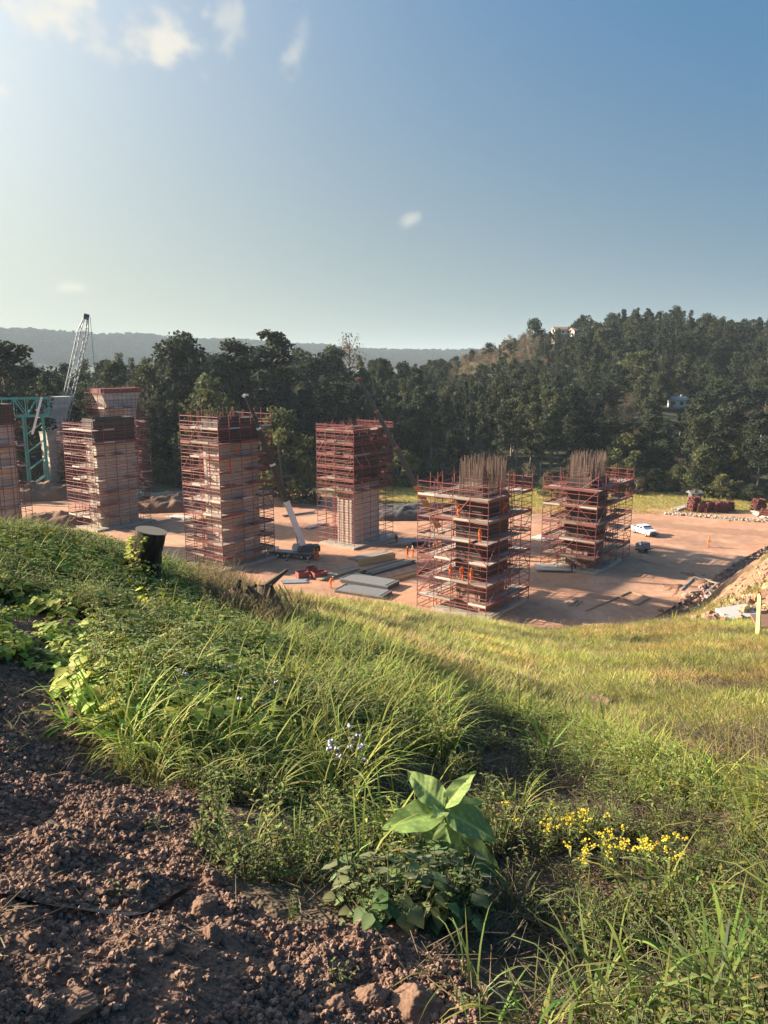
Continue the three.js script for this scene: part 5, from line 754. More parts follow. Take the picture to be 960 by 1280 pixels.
// teal tanks and a dark red container
{ const lid = std(0.04, 0.34, 0.32, 0.4); const tank = (px, py, r, h, label) => { const p = onLevel(px, py, 0.05), t = thing('water_tank', label, 'tank', [p.x, 0.05, p.z]); const pts = [[0, 0], [r, 0], [r, h * 0.3], [r * 1.03, h * 0.32], [r, h * 0.34], [r, h * 0.64], [r * 1.03, h * 0.66], [r, h * 0.68], [r, h * 0.9], [r * 0.7, h], [0, h * 1.03]].map(([a, b]) => new THREE.Vector2(a, b)); part('shell', new THREE.LatheGeometry(pts, 24), lid, t); const c = part('cap', new THREE.CylinderGeometry(0.3, 0.3, 0.12, 14), M.teal, t); c.position.y = h * 1.04; };
  tank(173, 632, 1.25, 3.2, 'larger teal plastic water tank beside the dark red container'); tank(163, 633, 1.0, 2.2, 'smaller teal plastic water tank beside the dark red container');
  const p = onLevel(154, 640, 0.05), t = thing('site_container', 'low dark red steel container left of the teal tanks', 'container', [p.x, 0.05, p.z], 0.15); box('shell', std(0.13, 0.04, 0.035, 0.6), t, [0, 1.1, 0], [4.6, 2.1, 2.3]); for (let i = 0; i < 11; i++) box('rib', std(0.11, 0.035, 0.03, 0.6), t, [-2.1 + i * 0.42, 1.1, 1.17], [0.14, 1.9, 0.06]); box('door', M.redboard, t, [2.33, 1.1, 0], [0.06, 1.9, 2.0]); }
{ const a = onLevel(183, 622, 0.05), b = onLevel(232, 619, 0.05), t = thing('concrete_pipe', 'long grey pipe on the ground right of the teal tanks', 'pipe', [(a.x + b.x) / 2, 0.6, (a.z + b.z) / 2], Math.atan2(-(b.z - a.z), b.x - a.x)); const g = new THREE.LatheGeometry([[0.42, -0.5], [0.5, -0.5], [0.5, 0.5], [0.42, 0.5], [0.42, -0.5]].map(([r, y]) => new THREE.Vector2(r, y)), 18); g.rotateZ(Math.PI / 2); const m = part('pipe_wall', g, M.slab, t); m.scale.x = a.distanceTo(b); for (const x of [-3, 3]) box('cradle', M.wood[1], t, [x, -0.5, 0], [0.2, 0.2, 0.9]); }
// timber set out on the pad
const lie = (label, pts, w, mat, name = 'setting_out_timber') => { const P = pts.map(([a, b]) => onLevel(a, b, 0.05)), c = P[0], t = thing(name, label, 'timber', [c.x, 0.05, c.z]); for (let i = 0; i < P.length - 1; i++) beam('batten', mat, t, [P[i].x - c.x, 0.09 + i * 0.012, P[i].z - c.z], [P[i + 1].x - c.x, 0.09 + i * 0.012, P[i + 1].z - c.z], w, 0.14); };
lie('long dark batten and frame laid out on the red pad near the stony edge', [[733, 764], [788, 740], [812, 748], [795, 757], [775, 747]], 0.22, M.wood[1]);
lie('timber frame at the stony edge of the pad', [[851, 738], [868, 722], [897, 730], [880, 743]], 0.25, M.greyWood);
lie('two short dark battens lying on the red pad', [[712, 758], [722, 751]], 0.25, M.wood[1]); lie('short dark batten lying beside another on the red pad', [[720, 758], [727, 752]], 0.25, M.wood[1]);
lie('pale pole lying across the ditch at the edge of the pad', [[862, 741], [884, 738], [890, 745]], 0.16, M.deck[0], 'pole');
{ const p = onLevel(700, 744, 0.05); }
{ const pts = [[797, 698], [830, 708], [868, 718], [899, 731]].map(([a, b]) => { const p = onLevel(a, b, 0.1); return V3(p.x, 0.09, p.z); }), g = tubeGeo(new THREE.CatmullRomCurve3(pts).getPoints(30), Array(31).fill(0.07), 6); solo('hose', g, M.deck[0], 'pale hose stretched over the pad from the far right pier to the ditch', 'hose'); }
// stones: riprap of the ditch, kerb of rubble along the road, rubble on the dirt bank
const stoneGeos = [1, 2, 3].map((s) => { const R = rng(s * 91), g = mergeVertices(new THREE.IcosahedronGeometry(1, 1).deleteAttribute('uv').deleteAttribute('normal')); const p = g.attributes.position; for (let i = 0; i < p.count; i++) { const k = 0.65 + R() * 0.55; p.setXYZ(i, p.getX(i) * k * 1.15, p.getY(i) * k * 0.75, p.getZ(i) * k); } const f = g.toNonIndexed(); f.computeVertexNormals(); return f; });
const stoneMat = new THREE.MeshStandardMaterial({ color: C(1, 1, 1), roughness: 0.95 });
function scatter(name, label, items, geos = stoneGeos, mat = stoneMat) { const g = new THREE.Group(); g.name = name; tag(g, label, 'stones', null, 'stuff'); scene.add(g); const m = new THREE.Matrix4(), q = new THREE.Quaternion(), e = new THREE.Euler(), c = new THREE.Color(); geos.forEach((geo, k) => { const l = items.filter((_, i) => i % geos.length === k); if (!l.length) return; const im = shade(new THREE.InstancedMesh(geo, mat, l.length)); im.name = name + '_pieces'; l.forEach((t, i) => { im.setMatrixAt(i, m.compose(V3(t[0], t[1], t[2]), q.setFromEuler(e.set(t[4], t[5], t[6])), V3(t[3], t[3], t[3]))); im.setColorAt(i, c.setRGB(...t[7])); }); g.add(im); }); }
{
  const R = rng(808), rip = [], bank = [], kerb = [], tint = (a, b) => { const t = R(); return a.map((x, i) => lerp(x, b[i], t) * (0.8 + R() * 0.4)); };
  for (let i = 0; i < PAD_EDGE.length - 1; i++) { const [ax, az] = PAD_EDGE[i], [bx, bz] = PAD_EDGE[i + 1], L = Math.hypot(bx - ax, bz - az), n = Math.round(L * 16); for (let k = 0; k < n; k++) { const t = R(), o = Math.pow(R(), 0.8) * 3.4 - 0.5, x = ax + (bx - ax) * t - (bz - az) / L * -o * -1, z = az + (bz - az) * t + (bx - ax) / L * o, s = 0.1 + R() * R() * 0.36; rip.push([x, groundHeight(x, z) + s * 0.25 + (edgeDistance(x, z) < 0 ? 0.05 : 0), z, s, R() * 6, R() * 6, R() * 6, tint([0.20, 0.12, 0.09], [0.42, 0.31, 0.24])]); } }
  scatter('ditch_stones', 'broken stones lining the ditch along the edge of the pad', rip);
  for (let i = 0; i < 5200; i++) { const az = 19.5 + R() * 12, d = 26.5 + Math.pow(R(), 1.6) * 60, a = az * Math.PI / 180, x = Math.sin(a) * d, z = -Math.cos(a) * d; if (R() > rubbleShare(x, z, az, d)) continue; const s = 0.03 + Math.pow(R(), 4) * 0.22; bank.push([x, groundHeight(x, z) + s * 0.3, z, s, R() * 6, R() * 6, R() * 6, tint([0.22, 0.13, 0.085], [0.40, 0.27, 0.18])]); }
  scatter('bank_rubble', 'clods and rubble on the dirt bank right of the grassy slope', bank);
  for (let i = 0; i < 900; i++) { const t = R(), px = 828 + t * 180, py = 640.5 + t * 15 + R() * 2.6, p = onLevel(px, py), s = 0.12 + R() * 0.22; kerb.push([p.x, 0.05 + s * 0.3, p.z, s, R() * 6, R() * 6, R() * 6, tint([0.26, 0.19, 0.14], [0.46, 0.38, 0.30])]); }
  scatter('road_berm', 'low line of rubble along the haul road', kerb);
}
// grey spoil heap behind the nearest scaffold and mounds on the left
function heap(label, px, py, w, h, d, mat, turn = 0, seed = 1) { const p = onLevel(px, py, 0), g = new THREE.PlaneGeometry(w, d, 44, 24); g.rotateX(-Math.PI / 2); const a = g.attributes.position; for (let i = 0; i < a.count; i++) { const x = a.getX(i), z = a.getZ(i), r = Math.max(0, 1 - (2 * x / w) ** 2) * Math.max(0, 1 - (2 * z / d) ** 2); a.setY(i, -0.15 + Math.pow(r, 0.55) * h * (0.55 + 0.7 * fbm(x * 0.5 + seed * 9, z * 0.5, 3)) + (fbm(x * 2 + seed, z * 2, 3) - 0.5) * 0.6 * Math.min(1, r * 4)); } g.computeVertexNormals(); const m = solo('spoil_heap', g, mat, label, 'heap'); m.position.set(p.x, 0, p.z); m.rotation.y = turn; }
const spoil = new THREE.MeshStandardMaterial({ color: C(0.12, 0.115, 0.115), roughness: 1, map: soilGrain }), redSpoil = new THREE.MeshStandardMaterial({ color: C(0.24, 0.15, 0.10), roughness: 1, map: soilGrain });
heap('long dark grey spoil heap between the bare pale shaft and the yellow field', 515, 646, 26, 3.0, 9, spoil, 0.05, 1);
heap('brown earth mound right of the teal tanks', 212, 636, 16, 3.2, 10, redSpoil, 0.1, 2); heap('brown earth mound left of the hazy scaffold', 52, 622, 22, 3.6, 12, redSpoil, 0.3, 3);
heap('brown earth mound below the hazy scaffold', 66, 655, 18, 2.6, 9, redSpoil, 0.2, 4);
// bushes on the valley floor
[[200, 606, 5.0, 'rounded green bush left of the tall plank scaffold'], [222, 610, 4.0, 'low green bush behind the brown mound'], [188, 598, 6.0, 'dark green bush behind the teal tanks'], [548, 622, 3.2, 'low pale bush behind the orange boomed crane'], [680, 620, 3.6, 'pale green bush seen between the two bar crowned piers'], [696, 618, 3.0, 'smaller pale green bush between the two bar crowned piers'], [812, 614, 2.6, 'low bush at the near edge of the yellow field']].forEach(([px, py, h, l], i) => { const p = onLevel(px, py); plantTree('pale', p.x, p.z, h, i, l, undefined, i, 1.15); });
// fence of thin posts along the field
{ const a = onLevel(800, 631), b = onLevel(1010, 637), t = thing('wire_fence', 'thin wire fence along the edge of the yellow field', 'fence', [a.x, 0, a.z]); for (let i = 0; i <= 14; i++) { const k = i / 14; bar('post', M.wood[1], t, [(b.x - a.x) * k, 0, (b.z - a.z) * k], [(b.x - a.x) * k, 1.5, (b.z - a.z) * k], 0.06); } for (const y of [0.6, 1.0, 1.4]) bar('wire', M.steel, t, [0, y, 0], [b.x - a.x, y, b.z - a.z], 0.012); }
// ---------------------------------------------------------------- houses on the hill
function house(label, px, py, d, w, dep, h, wall, roofMat, turn = 0.2) { const p = onRay(px, py, d), y0 = smoothHeight(p.x, p.z), t = thing('house', label, 'house', [p.x, y0, p.z], turn), lift = clamp(p.y - y0 - h, 0, px < 800 ? 5 : 0.8); 
  box('plinth', M.slab, t, [0, lift / 2 - 0.5, 0], [w, lift + 1, dep]); box('wall', wall, t, [0, lift + h / 2, 0], [w - 0.05, h, dep - 0.05]); const r = part('roof', prism([[-dep / 2 - 0.5, 0], [dep / 2 + 0.5, 0], [0, h * 0.55]], w + 0.8, 0), roofMat, t); r.position.y = lift + h; r.rotation.y = Math.PI / 2; if (h > 2) box('chimney', wall, r, [0.8, h * 0.5, w * 0.3], [0.6, 1.4, 0.6]);
  const n = Math.max(2, Math.round(w / 3)); for (let i = 0; i < n; i++) { const q = box('window', M.glass, t, [-w / 2 + w * (i + 0.5) / n, lift + h * 0.55, dep / 2 + 0.02], [1.1, 1.1, 0.06]); } box('door', M.wood[1], t, [-w / 2 + 0.9, lift + 1.05, dep / 2 + 0.03], [0.9, 2.1, 0.06]); }
const cream = std(0.70, 0.64, 0.50, 0.8), tileRoof = std(0.26, 0.17, 0.14, 0.8), tin = std(0.35, 0.36, 0.37, 0.6);
house('cream hilltop house with long roof beside the umbrella shaped tree', 705, 412, 433, 12, 6, 2.6, cream, tileRoof, 0.1); house('cream hilltop house with pale bright gable', 721, 413, 429, 6, 5, 2.6, cream, tileRoof, 0.3); house('small white hilltop house nearest the conifer cluster', 739, 413, 430, 4, 4, 3.0, M.white, tileRoof, 0.2); house('grey roofed hilltop house partly behind trees', 763, 414, 429, 7, 5, 2.6, std(0.4, 0.38, 0.34, 0.8), tin, 0.1);
house('white roofed house among trees halfway up the hill', 846, 500, Math.hypot(CLEARING.x, CLEARING.z), 5.5, 4, 2.4, M.white, tin, -0.2); house('pale tin shed among dark trees above the field', 812, 549, 222, 4, 3, 2.4, tin, tin, 0.3); house('small grey hut at the far edge of the yellow field', 869, 611, 183, 2.2, 1.8, 1.1, std(0.10, 0.10, 0.09, 0.9), std(0.16, 0.16, 0.16, 0.8), 0.1);

// ---------------------------------------------------------------- things on the near hillside
const barkTex = texture(256, (x, y) => { const v = 0.62 + (tnoise(x * 1, y * 0.2, 32, 3) - 0.5) * 0.5 + (tfbm(x, y, 8, 4, 8) - 0.5) * 0.3; return [v, v * 0.93, v * 0.86]; }), stumpBark = new THREE.MeshStandardMaterial({ color: C(0.13, 0.105, 0.08), map: barkTex, bumpMap: barkTex, bumpScale: 0.02, roughness: 1 }), deadWood = std(0.15, 0.11, 0.08, 1), cutWood = std(0.22, 0.18, 0.14, 0.9);
function setGround(px, py) { const p = onGround(px, py, groundHeight); p.y = groundHeight(p.x, p.z); return p; }
function ivy(parent, seed, n, box3, tone, tone2, size = 0.05) { const R = rng(seed), s = new Sheet(); for (let i = 0; i < n; i++) { const b = V3(lerp(box3[0], box3[1], R()), lerp(box3[2], box3[3], R()), lerp(box3[4], box3[5], R())); s.leaf(b, V3(R() * 2 - 1, R() * 0.8 - 0.5, R() * 2 - 1), V3(R() - 0.5, 1, R() - 0.5), size * (0.6 + R() * 0.7), size * 0.8, mixc(tone, tone2, R()), 0.2, 0.4, 3); } return part('ivy_leaves', s.geo(), herbMat, parent); }
{
  const p = onRay(170, 712, 11.2); p.y = groundHeight(p.x, p.z); const t = thing('tree_stump', 'tall leaning cut stump with ivy on its sunny side', 'stump', p.toArray()); t.scale.setScalar(1.22); const R = rng(61), H = 0.78;
  const ring = [], rad = []; for (let i = 0; i <= 8; i++) { const k = i / 8; ring.push(V3(k * 0.20, -0.15 + k * H, -k * 0.03)); rad.push(lerp(0.25, 0.18, Math.min(1, k * 1.6)) * (1 + (R() - 0.5) * 0.06)); } const g = tubeGeo(ring, rad, 18), a = g.attributes.position; for (let i = 0; i < a.count; i++) { const n = fbm(a.getX(i) * 9 + 4, a.getZ(i) * 9 + a.getY(i) * 2, 3) - 0.5; a.setX(i, a.getX(i) * (1 + n * 0.5)); a.setZ(i, a.getZ(i) * (1 + n * 0.5)); } g.computeVertexNormals(); part('trunk', g, stumpBark, t);
  const cap = new THREE.CircleGeometry(0.185, 18); cap.rotateX(-Math.PI / 2); const c = part('cut_face', cap, cutWood, t); c.position.set(0.20, -0.15 + H + 0.012, -0.03); c.rotation.z = -0.22; { const s = new Sheet(); for (let i = 0; i < 300; i++) { const k = Math.pow(R(), 0.8), q = 1.5 + R() * 2.4, rr = lerp(0.25, 0.18, Math.min(1, k * 1.6)) * (1.02 + R() * 0.2); s.leaf(V3(k * 0.2 + Math.cos(q) * rr, -0.15 + k * H, Math.sin(q) * rr), V3(Math.cos(q) + R() - 0.5, R() * 0.8 - 0.6, Math.sin(q) + R() - 0.5), V3(R() - 0.5, 1, R() - 0.5), 0.055 * (0.6 + R() * 0.7), 0.045, mixc([0.26, 0.30, 0.05], [0.5, 0.5, 0.09], R()), 0.2, 0.4, 3); } part('ivy_leaves', s.geo(), herbMat, t); } ivy(t, 64, 130, [-0.2, 0.34, -0.1, 0.34, 0.1, 0.34], [0.2, 0.27, 0.05], [0.4, 0.44, 0.08]);
}
{
  const p = onRay(300, 742, 11.4); p.y = groundHeight(p.x, p.z); const t = thing('tree_stump', 'dark uprooted stump with torn roots hung with dead creepers', 'stump', p.toArray()), R = rng(63); t.scale.set(1.3, 1.05, 1.2);
  for (let i = 0; i < 15; i++) { const q = R() * 6.28, L = 0.25 + R() * 0.45, b = V3((R() - 0.5) * 0.5, 0.0, (R() - 0.5) * 0.3), m = b.clone().add(V3(Math.cos(q) * L * 0.35, L * 0.7, Math.sin(q) * L * 0.25)), e = m.clone().add(V3(Math.cos(q + 1) * L * 0.4, L * (R() - 0.25) * 0.7, Math.sin(q + 1) * L * 0.3)); const g = tubeGeo([b, m, e], [0.10, 0.06, 0.02], 7); part('root', g, i % 3 ? deadWood : stumpBark, t); }
  const core = tubeGeo([V3(-0.12, -0.2, 0), V3(-0.1, 0.15, 0), V3(0.05, 0.38, 0)], [0.32, 0.3, 0.16], 12); part('root_ball', core, deadWood, t); const side = tubeGeo([V3(0.35, -0.2, 0.1), V3(0.34, 0.25, 0.1), V3(0.3, 0.52, 0.05)], [0.2, 0.16, 0.08], 10); part('root_ball', side, deadWood, t);
  const s = new Sheet(); for (let i = 0; i < 40; i++) { const a = V3((R() - 0.3) * 1.0, 0.2 + R() * 0.5, R() * 0.4), e = a.clone().add(V3((R() - 0.5) * 0.5, -0.15 - R() * 0.4, R() * 0.3)); s.stem(a, e, 0.006, mixc(STRAW, DRY, R())); } part('dead_creepers', s.geo(), herbMat, t); ivy(t, 65, 160, [-0.3, 0.5, -0.1, 0.4, 0.15, 0.45], [0.26, 0.28, 0.06], [0.5, 0.46, 0.1], 0.045);
}
// stake and board on the dirt bank, edge of a red steel plate
{ const p = setGround(947, 797), d = Math.hypot(p.x, p.z), top = onRay(951, 742, d).sub(p), t = thing('marker_stake', 'pale yellow wooden stake standing in the dirt bank', 'stake', p.toArray(), -1.04); const m = part('shaft', prism([[-0.06, -0.25], [0.06, -0.25], [0.055, top.y * 0.93], [0, top.y], [-0.05, top.y * 0.95]], 0.04, 0.004), std(0.70, 0.55, 0.22, 0.8), t); m.rotation.z = 0.05; }
{ const p = setGround(921, 770), t = thing('concrete_board', 'pale flat slab lying on the dirt bank left of the yellow stake', 'slab', [p.x, p.y + 0.12, p.z], 0.25); const m = box('slab', paleSheet, t, [0, 0, 0], [1.25, 0.10, 0.75]); m.rotation.set(0.28, 0, 0.08); box('bearer', M.wood[1], t, [0.1, -0.13, -0.1], [0.9, 0.1, 0.12]); }
{ const p = setGround(965, 788), t = thing('steel_sheet', 'rusty brown steel sheet lying right of the yellow stake', 'sheet', [p.x, p.y + 0.1, p.z], -0.1); const m = box('sheet', std(0.26, 0.14, 0.10, 0.8), t, [0, 0, 0], [0.9, 0.04, 1.3]); m.rotation.x = 0.3; box('stiffener', std(0.2, 0.1, 0.08, 0.8), t, [0, 0.05, 0.2], [0.9, 0.05, 0.07]).rotation.x = 0.3; }
// soil: crumbs, clods, roots and straws on the bare ground
{
  const R = rng(919), crumbs = [], tint = () => { const t = R(), k = 0.75 + R() * 0.5; return [lerp(0.15, 0.27, t) * k, lerp(0.085, 0.165, t) * k, lerp(0.058, 0.115, t) * k]; };
  for (let i = 0; i < 110000; i++) { const az = -37 + R() * 48, d = 1.25 + Math.pow(R(), 1.5) * 5.5, a = az * Math.PI / 180, x = Math.sin(a) * d, z = -Math.cos(a) * d; if (!isDirt(x, z)) continue; const dens = fbm(x * 1.6 + 20, z * 1.6, 3); if (R() > sstep(0.3, 0.6, dens) + 0.15) continue; const s = (0.0024 + Math.pow(R(), 4) * 0.0125) * (0.75 + d * 0.12); crumbs.push([x, groundHeight(x, z) + s * 0.35, z, s, R() * 6, R() * 6, R() * 6, tint()]); }
  scatter('soil_crumbs', 'loose crumbs of red brown soil on the bare bank', crumbs);
  const clodMat = new THREE.MeshStandardMaterial({ color: C(0.17, 0.10, 0.067), vertexColors: true, roughness: 1 }), paleClod = new THREE.MeshStandardMaterial({ color: C(0.36, 0.29, 0.22), vertexColors: true, roughness: 1 });
  const clod = (px, py, r, label, mat = clodMat, flat = 0.75, seed = 1) => {   // broken along random planes, with crumbs standing out
    const p = setGround(px, py), Q = rng(seed * 37 + 5), planes = Array.from({ length: 15 }, () => V3(Q() * 2 - 1, Q() * 1.6 - 0.6, Q() * 2 - 1).normalize().multiplyScalar(1 / (0.62 + Q() * 0.34)));
    const g = mergeVertices(new THREE.IcosahedronGeometry(1, 22).deleteAttribute('normal').deleteAttribute('uv')), a = g.attributes.position, col = [];
    for (let i = 0; i < a.count; i++) { const x = a.getX(i), y = a.getY(i), z = a.getZ(i); let k = 1.05; for (const n of planes) { const q = n.x * x + n.y * y + n.z * z; if (q > 0) k = Math.min(k, 1 / q); }
      const u = x * 3.1 + seed * 7 + y * 1.7, v = z * 3.1 + y * 2.3 - x * 0.6; k += (fbm(u, v, 3) - 0.5) * 0.20 - Math.max(0, 0.34 - cell(u * 3.2, v * 3.2)[0]) * -0.16 + (fbm(u * 6, v * 6, 3) - 0.5) * 0.11; a.setXYZ(i, x * k * r * 1.2, y * k * r * flat, z * k * r); const c = 0.75 + fbm(u * 5 + 3, v * 5, 3) * 0.6; col.push(c, c * (0.96 + 0.05 * fbm(u, v, 2)), c * 0.96); }
    g.setAttribute('color', new THREE.Float32BufferAttribute(col, 3)); g.computeVertexNormals(); const m = solo('soil_clod', g, mat, label, 'clod'); m.position.set(p.x, p.y + r * flat * 0.12, p.z); m.rotation.y = seed; };
  clod(255, 1140, 0.062, 'rounded soil clod at the right end of the black strip', clodMat, 0.8, 1); clod(265, 1172, 0.036, 'small cubic soil clod just below the rounded one', clodMat, 0.95, 2); clod(522, 1262, 0.085, 'largest cracked soil clod beside the drooping leaves', clodMat, 0.8, 3); clod(465, 1250, 0.06, 'soil clod left of the largest cracked clod', clodMat, 0.7, 4); clod(160, 1095, 0.017, 'pale pebble above the black strip', paleClod, 0.8, 5); clod(172, 1114, 0.010, 'tiny pale pebble touching the black strip', paleClod, 0.8, 6); clod(205, 1185, 0.03, 'crumbly clod below the middle of the black strip', clodMat, 0.7, 7); clod(90, 1262, 0.06, 'flat sunlit clod on the bare soil below the black strip', clodMat, 0.5, 8); clod(420, 1262, 0.05, 'reddish clod with grass stems on it', clodMat, 0.6, 9); clod(745, 886, 0.28, 'brown earth lump in the sunlit grass slope', clodMat, 0.5, 10); clod(572, 968, 0.05, 'brown stone behind the large leaved plant', clodMat, 0.6, 11);
  { const pts = [[62, 1030], [80, 1043], [105, 1062], [132, 1085]].map(([a, b], i) => setGround(a, b).add(V3(0, -0.012, 0))); solo('buried_root', tubeGeo(new THREE.CatmullRomCurve3(pts).getPoints(14), Array.from({ length: 15 }, (_, i) => 0.03 - i * 0.0012), 8), new THREE.MeshStandardMaterial({ color: C(0.20, 0.155, 0.11), map: barkTex, roughness: 1 }), 'thick greyish root half buried in the bare soil', 'root'); }
  { const raw = [[-60, 1105], [0, 1122], [30, 1130], [75, 1137], [125, 1143], [170, 1146], [195, 1141], [220, 1130], [243, 1117]].map(([a, b], i) => setGround(a, b).add(V3(0, i > 6 ? 0.03 : 0.012, 0))), c = new THREE.CatmullRomCurve3(raw), s = [], idx = [], n = 60; for (let i = 0; i <= n; i++) { const p = c.getPoint(i / n), tw = 0.3 + Math.sin(i / n * 9) * 0.5 + (i / n) * 0.5, w = 0.011 + 0.007 * Math.sin(i / n * 5 + 1) ** 2; const tn = c.getTangent(i / n), sd = V3(-tn.z, 0, tn.x).normalize(); const q = sd.clone().multiplyScalar(Math.cos(tw) * w).add(V3(0, Math.sin(tw) * w, 0)); for (const [k, u] of [[1, 0.0012], [1, -0.0012], [-1, -0.0012], [-1, 0.0012]]) s.push(p.x + q.x * k, p.y + q.y * k + u, p.z + q.z * k); if (i) for (let j = 0; j < 4; j++) { const a = (i - 1) * 4 + j, b = (i - 1) * 4 + (j + 1) % 4; idx.push(a, b, b + 4, a, b + 4, a + 4); } }
    const g = new THREE.BufferGeometry(); g.setAttribute('position', new THREE.Float32BufferAttribute(s, 3)); g.setIndex(idx); g.computeVertexNormals(); solo('plastic_strip', g, new THREE.MeshStandardMaterial({ color: C(0.022, 0.022, 0.024), roughness: 0.5 }), 'black plastic strip lying across the bare soil', 'strip'); }
  const st = new Sheet(); for (let i = 0; i < 420; i++) { const az = -36 + R() * 40, d = 1.4 + Math.pow(R(), 1.3) * 4.5, a = az * Math.PI / 180, x = Math.sin(a) * d, z = -Math.cos(a) * d; if (!isDirt(x, z)) continue; const q = R() * 6.28, L = 0.03 + R() * 0.13, b = V3(x, groundHeight(x, z) + 0.006, z), m = V3(x + Math.cos(q) * L * 0.5, 0, z + Math.sin(q) * L * 0.5), e = V3(x + Math.cos(q + 0.3) * L, 0, z + Math.sin(q + 0.3) * L); m.y = groundHeight(m.x, m.z) + 0.012 + R() * 0.01; e.y = groundHeight(e.x, e.z) + 0.008; const c = mixc([0.34, 0.27, 0.18], [0.15, 0.11, 0.08], R()); st.stem(b, m, 0.0013, c); st.stem(m, e, 0.001, c); } const sm = part('straws', st.geo(), herbMat, scene); tag(sm, 'dry straws and fine roots strewn over the bare soil', 'straw', null, 'stuff');
}
// ---------------------------------------------------------------- the plant with large leaves
function bigLeafGeo(L, W, seed, tone) {   // ovate, wavy edge, raised side veins
  const R = rng(seed), pos = [], col = [], idx = [], nu = 22, nv = 12; for (let i = 0; i <= nu; i++) { const t = i / nu, prof = Math.pow(Math.sin(Math.PI * Math.pow(Math.min(1, t * 0.985 + 0.008), 0.82)), 0.85) * (1 - 0.25 * t); for (let j = 0; j <= nv; j++) { const s = j / nv * 2 - 1, w = W / 2 * prof * s, vein = Math.abs(Math.sin((t * 1.0 - Math.abs(s) * 0.16) * Math.PI * 9)), y = Math.abs(s) * prof * W * 0.16 + (vein - 0.5) * 0.0035 + Math.sin(t * 17 + s * 2 + seed) * 0.006 * Math.abs(s) - t * t * L * 0.16; pos.push(w, y, t * L); const rib = Math.abs(s) < 0.09 ? 1.7 : vein < 0.2 ? 1.4 : 0.85 + R() * 0.2; col.push(tone[0] * rib, tone[1] * rib, tone[2] * rib); } }
  for (let i = 0; i < nu; i++) for (let j = 0; j < nv; j++) { const a = i * (nv + 1) + j; idx.push(a, a + nv + 1, a + 1, a + 1, a + nv + 1, a + nv + 2); }
  const g = new THREE.BufferGeometry(); g.setAttribute('position', new THREE.Float32BufferAttribute(pos, 3)); g.setAttribute('color', new THREE.Float32BufferAttribute(col, 3)); g.setIndex(idx); g.computeVertexNormals(); return g;
}
{
  const b = setGround(560, 1088), t = thing('large_leaved_plant', 'young plant with large soft pale green leaves standing above the herbs', 'plant', b.toArray()), dist = Math.hypot(b.x, b.z), topW = onRay(556, 1010, dist - 0.02), top = topW.clone().sub(b);
  part('stem', tubeGeo([V3(0, -0.03, 0), V3(top.x * 0.4, top.y * 0.5, 0.01), top.clone()], [0.009, 0.008, 0.006], 7), new THREE.MeshStandardMaterial({ color: C(0.26, 0.30, 0.13), roughness: 0.8 }), t);
  const mat = new THREE.MeshPhysicalMaterial({ color: C(1, 1, 1), roughness: 0.85, transmission: 0.38, thickness: 0, side: THREE.DoubleSide, vertexColors: true, specularIntensity: 0.4 });
  // tip pixel, metres nearer (+) or farther (-) than the stem, share of stem height, width, tone
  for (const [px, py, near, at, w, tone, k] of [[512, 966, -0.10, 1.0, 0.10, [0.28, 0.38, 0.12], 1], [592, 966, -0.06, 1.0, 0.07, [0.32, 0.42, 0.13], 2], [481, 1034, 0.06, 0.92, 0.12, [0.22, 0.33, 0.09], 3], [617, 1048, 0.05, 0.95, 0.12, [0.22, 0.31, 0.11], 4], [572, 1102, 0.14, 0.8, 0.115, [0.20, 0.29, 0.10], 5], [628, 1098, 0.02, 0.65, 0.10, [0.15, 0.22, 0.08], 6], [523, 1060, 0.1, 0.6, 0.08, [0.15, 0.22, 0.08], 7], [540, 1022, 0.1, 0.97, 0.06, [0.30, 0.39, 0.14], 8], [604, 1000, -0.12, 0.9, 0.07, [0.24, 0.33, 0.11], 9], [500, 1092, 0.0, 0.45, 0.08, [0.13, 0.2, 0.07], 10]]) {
    const base = top.clone().multiplyScalar(at), tip = onRay(px, py, dist - near).sub(b), d = tip.clone().sub(base), L = d.length() * 1.05, g = bigLeafGeo(L, w * 1.45, k, tone), m = part('leaf', g, mat, t); const z = d.normalize(), x = (k === 4 || k === 5 || k === 6 ? V3(-0.55, 1, 0.3) : V3(-0.2, 1, 0.6)).cross(z).normalize(), y = z.clone().cross(x); m.quaternion.setFromRotationMatrix(new THREE.Matrix4().makeBasis(x, y, z)); m.position.copy(base); m.rotateX(-0.12);
  }
}
// ---------------------------------------------------------------- flowering weeds
const petal = new THREE.MeshPhysicalMaterial({ color: C(0.80, 0.62, 0.03), roughness: 0.7, transmission: 0.25, thickness: 0, side: THREE.DoubleSide }), lilac = new THREE.MeshStandardMaterial({ color: C(0.62, 0.57, 0.72), roughness: 0.9 });
function flowerClusterGeo(seed, n, r, size) { const R = rng(seed), parts = []; for (let i = 0; i < n; i++) { const c = V3((R() - 0.5) * r * 2, R() * r * 0.7, (R() - 0.5) * r * 2); const f = new THREE.CircleGeometry(size, 8); const a = f.attributes.position; for (let k = 1; k < a.count; k++) { const q = k % 2 ? 1 : 0.62; a.setXYZ(k, a.getX(k) * q, a.getY(k) * q, -0.001); } f.rotateX(-Math.PI / 2 + (R() - 0.5) * 1.3); f.rotateZ((R() - 0.5) * 1.3); f.translate(c.x, c.y, c.z); const s = new THREE.SphereGeometry(size * 0.42, 6, 4); s.translate(c.x, c.y, c.z); parts.push(f, s); } return mergeGeometries(parts); }
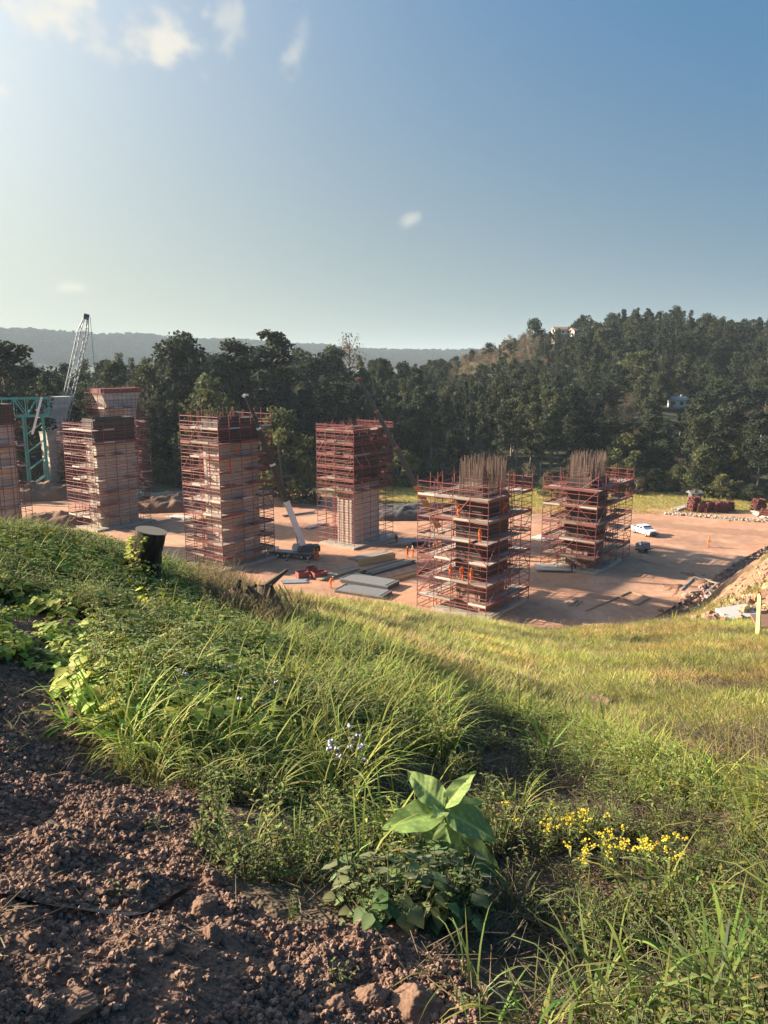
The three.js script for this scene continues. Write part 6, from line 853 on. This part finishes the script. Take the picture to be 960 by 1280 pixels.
const yellowHeads = [1, 2, 3].map((s) => flowerClusterGeo(s * 7, 7, 0.022, 0.0085)), lilacHeads = [1, 2].map((s) => { const R = rng(s * 13), p = []; for (let i = 0; i < 5; i++) { const g = new THREE.IcosahedronGeometry(0.0065 + R() * 0.003, 1), a = g.attributes.position; for (let k = 0; k < a.count; k++) { const q = 0.75 + hash2(Math.round(a.getX(k) * 1e5), Math.round(a.getY(k) * 1e5 + a.getZ(k) * 3e5)) * 0.5; a.setXYZ(k, a.getX(k) * q, a.getY(k) * q, a.getZ(k) * q); } g.translate((R() - 0.5) * 0.026, R() * 0.008, (R() - 0.5) * 0.026); p.push(g); } return mergeGeometries(p); });
function flowering(name, label, group, px, py, h, heads, mat, nStem, spread, seed, leafTone, leafTone2) { const p = setGround(px, py), R = rng(seed), t = thing(name, label, 'flower', p.toArray(), R() * 6, group), s = new Sheet(); const tips = []; for (let i = 0; i < nStem; i++) { const q = R() * 6.28, r = spread * Math.sqrt(R()), H = h * (0.7 + R() * 0.45), a = V3(Math.cos(q) * r * 0.3, -0.02, Math.sin(q) * r * 0.3), e = V3(Math.cos(q) * r, H, Math.sin(q) * r), m = a.clone().lerp(e, 0.5).add(V3(0, 0.02, 0)); s.stem(a, m, 0.0025, leafTone); s.stem(m, e, 0.0018, leafTone); for (let k = 0; k < 9; k++) { const b = k < 5 ? a.clone().lerp(m, k / 5) : m.clone().lerp(e, (k - 5) / 5), f = R() * 6.28; s.leaf(b, V3(Math.cos(f), 0.5, Math.sin(f)), _Y, 0.05 * (0.6 + R() * 0.6), 0.012, mixc(leafTone, leafTone2, R()), 0.3, 0.5, 3); } tips.push(e); } part('stems_and_leaves', s.geo(), herbMat, t); for (const e of tips) { const f = part('flower_head', heads[Math.floor(R() * heads.length)], mat, t); f.position.copy(e); f.rotation.y = R() * 6; } return t; }
const RT = [0.17, 0.22, 0.06], RT2 = [0.34, 0.36, 0.12];
[[690, 1055, 6], [715, 1050, 7], [742, 1045, 8], [765, 1060, 8], [790, 1075, 7], [812, 1085, 8], [838, 1085, 7], [700, 1035, 4], [760, 1085, 6], [635, 1040, 3], [720, 1080, 6]].forEach(([px, py, n], i) => flowering('yellow_ragwort', 'yellow flowering weed in the clump right of the large leaved plant', 'yellow flowering weeds', px, py + 12, 0.155, yellowHeads, petal, n, 0.085, 500 + i, RT, RT2));
[[350, 850, 8], [372, 846, 8], [335, 862, 7], [392, 856, 6]].forEach(([px, py, n], i) => flowering('budding_weed', 'tall weed with small yellowish buds among the long grass', 'budding weeds', px, py + 30, 0.34, yellowHeads, std(0.42, 0.40, 0.07, 0.8), n, 0.13, 540 + i, RT, RT2));
[[228, 890], [240, 893], [290, 880], [326, 900], [330, 920], [417, 990], [432, 985], [446, 990], [440, 965], [300, 925], [255, 905], [352, 905]].forEach(([px, py], i) => flowering('billygoat_weed', 'weed with small fluffy pale lilac flower heads in the near grass', 'pale lilac flowering weeds', px, py, 0.27, lilacHeads, lilac, 3, 0.05, 560 + i, [0.15, 0.2, 0.05], RT2));
{ const p = setGround(192, 785), t = thing('yellow_leaved_shoot', 'shoot with glowing yellow leaves on the left bank', 'plant', p.toArray()), R = rng(71); for (let i = 0; i < 26; i++) { const s = new Sheet(), q = R() * 6.28, r = 0.2 * Math.sqrt(R()), c = V3(Math.cos(q) * r, 0.24 + R() * 0.26, Math.sin(q) * r); s.stem(V3(c.x * 0.3, -0.02, c.z * 0.3), c, 0.0022, [0.3, 0.3, 0.06]); s.leaf(c, V3(Math.cos(q), -0.3, Math.sin(q)), V3((R() - 0.5) * 0.5, 1, (R() - 0.5) * 0.5), 0.085, 0.062, mixc([0.5, 0.52, 0.05], [0.72, 0.66, 0.06], R()), 0.15, 0.4, 5); part('leaf', s.geo(), herbMat, t); } }
renderer.render(scene, camera);
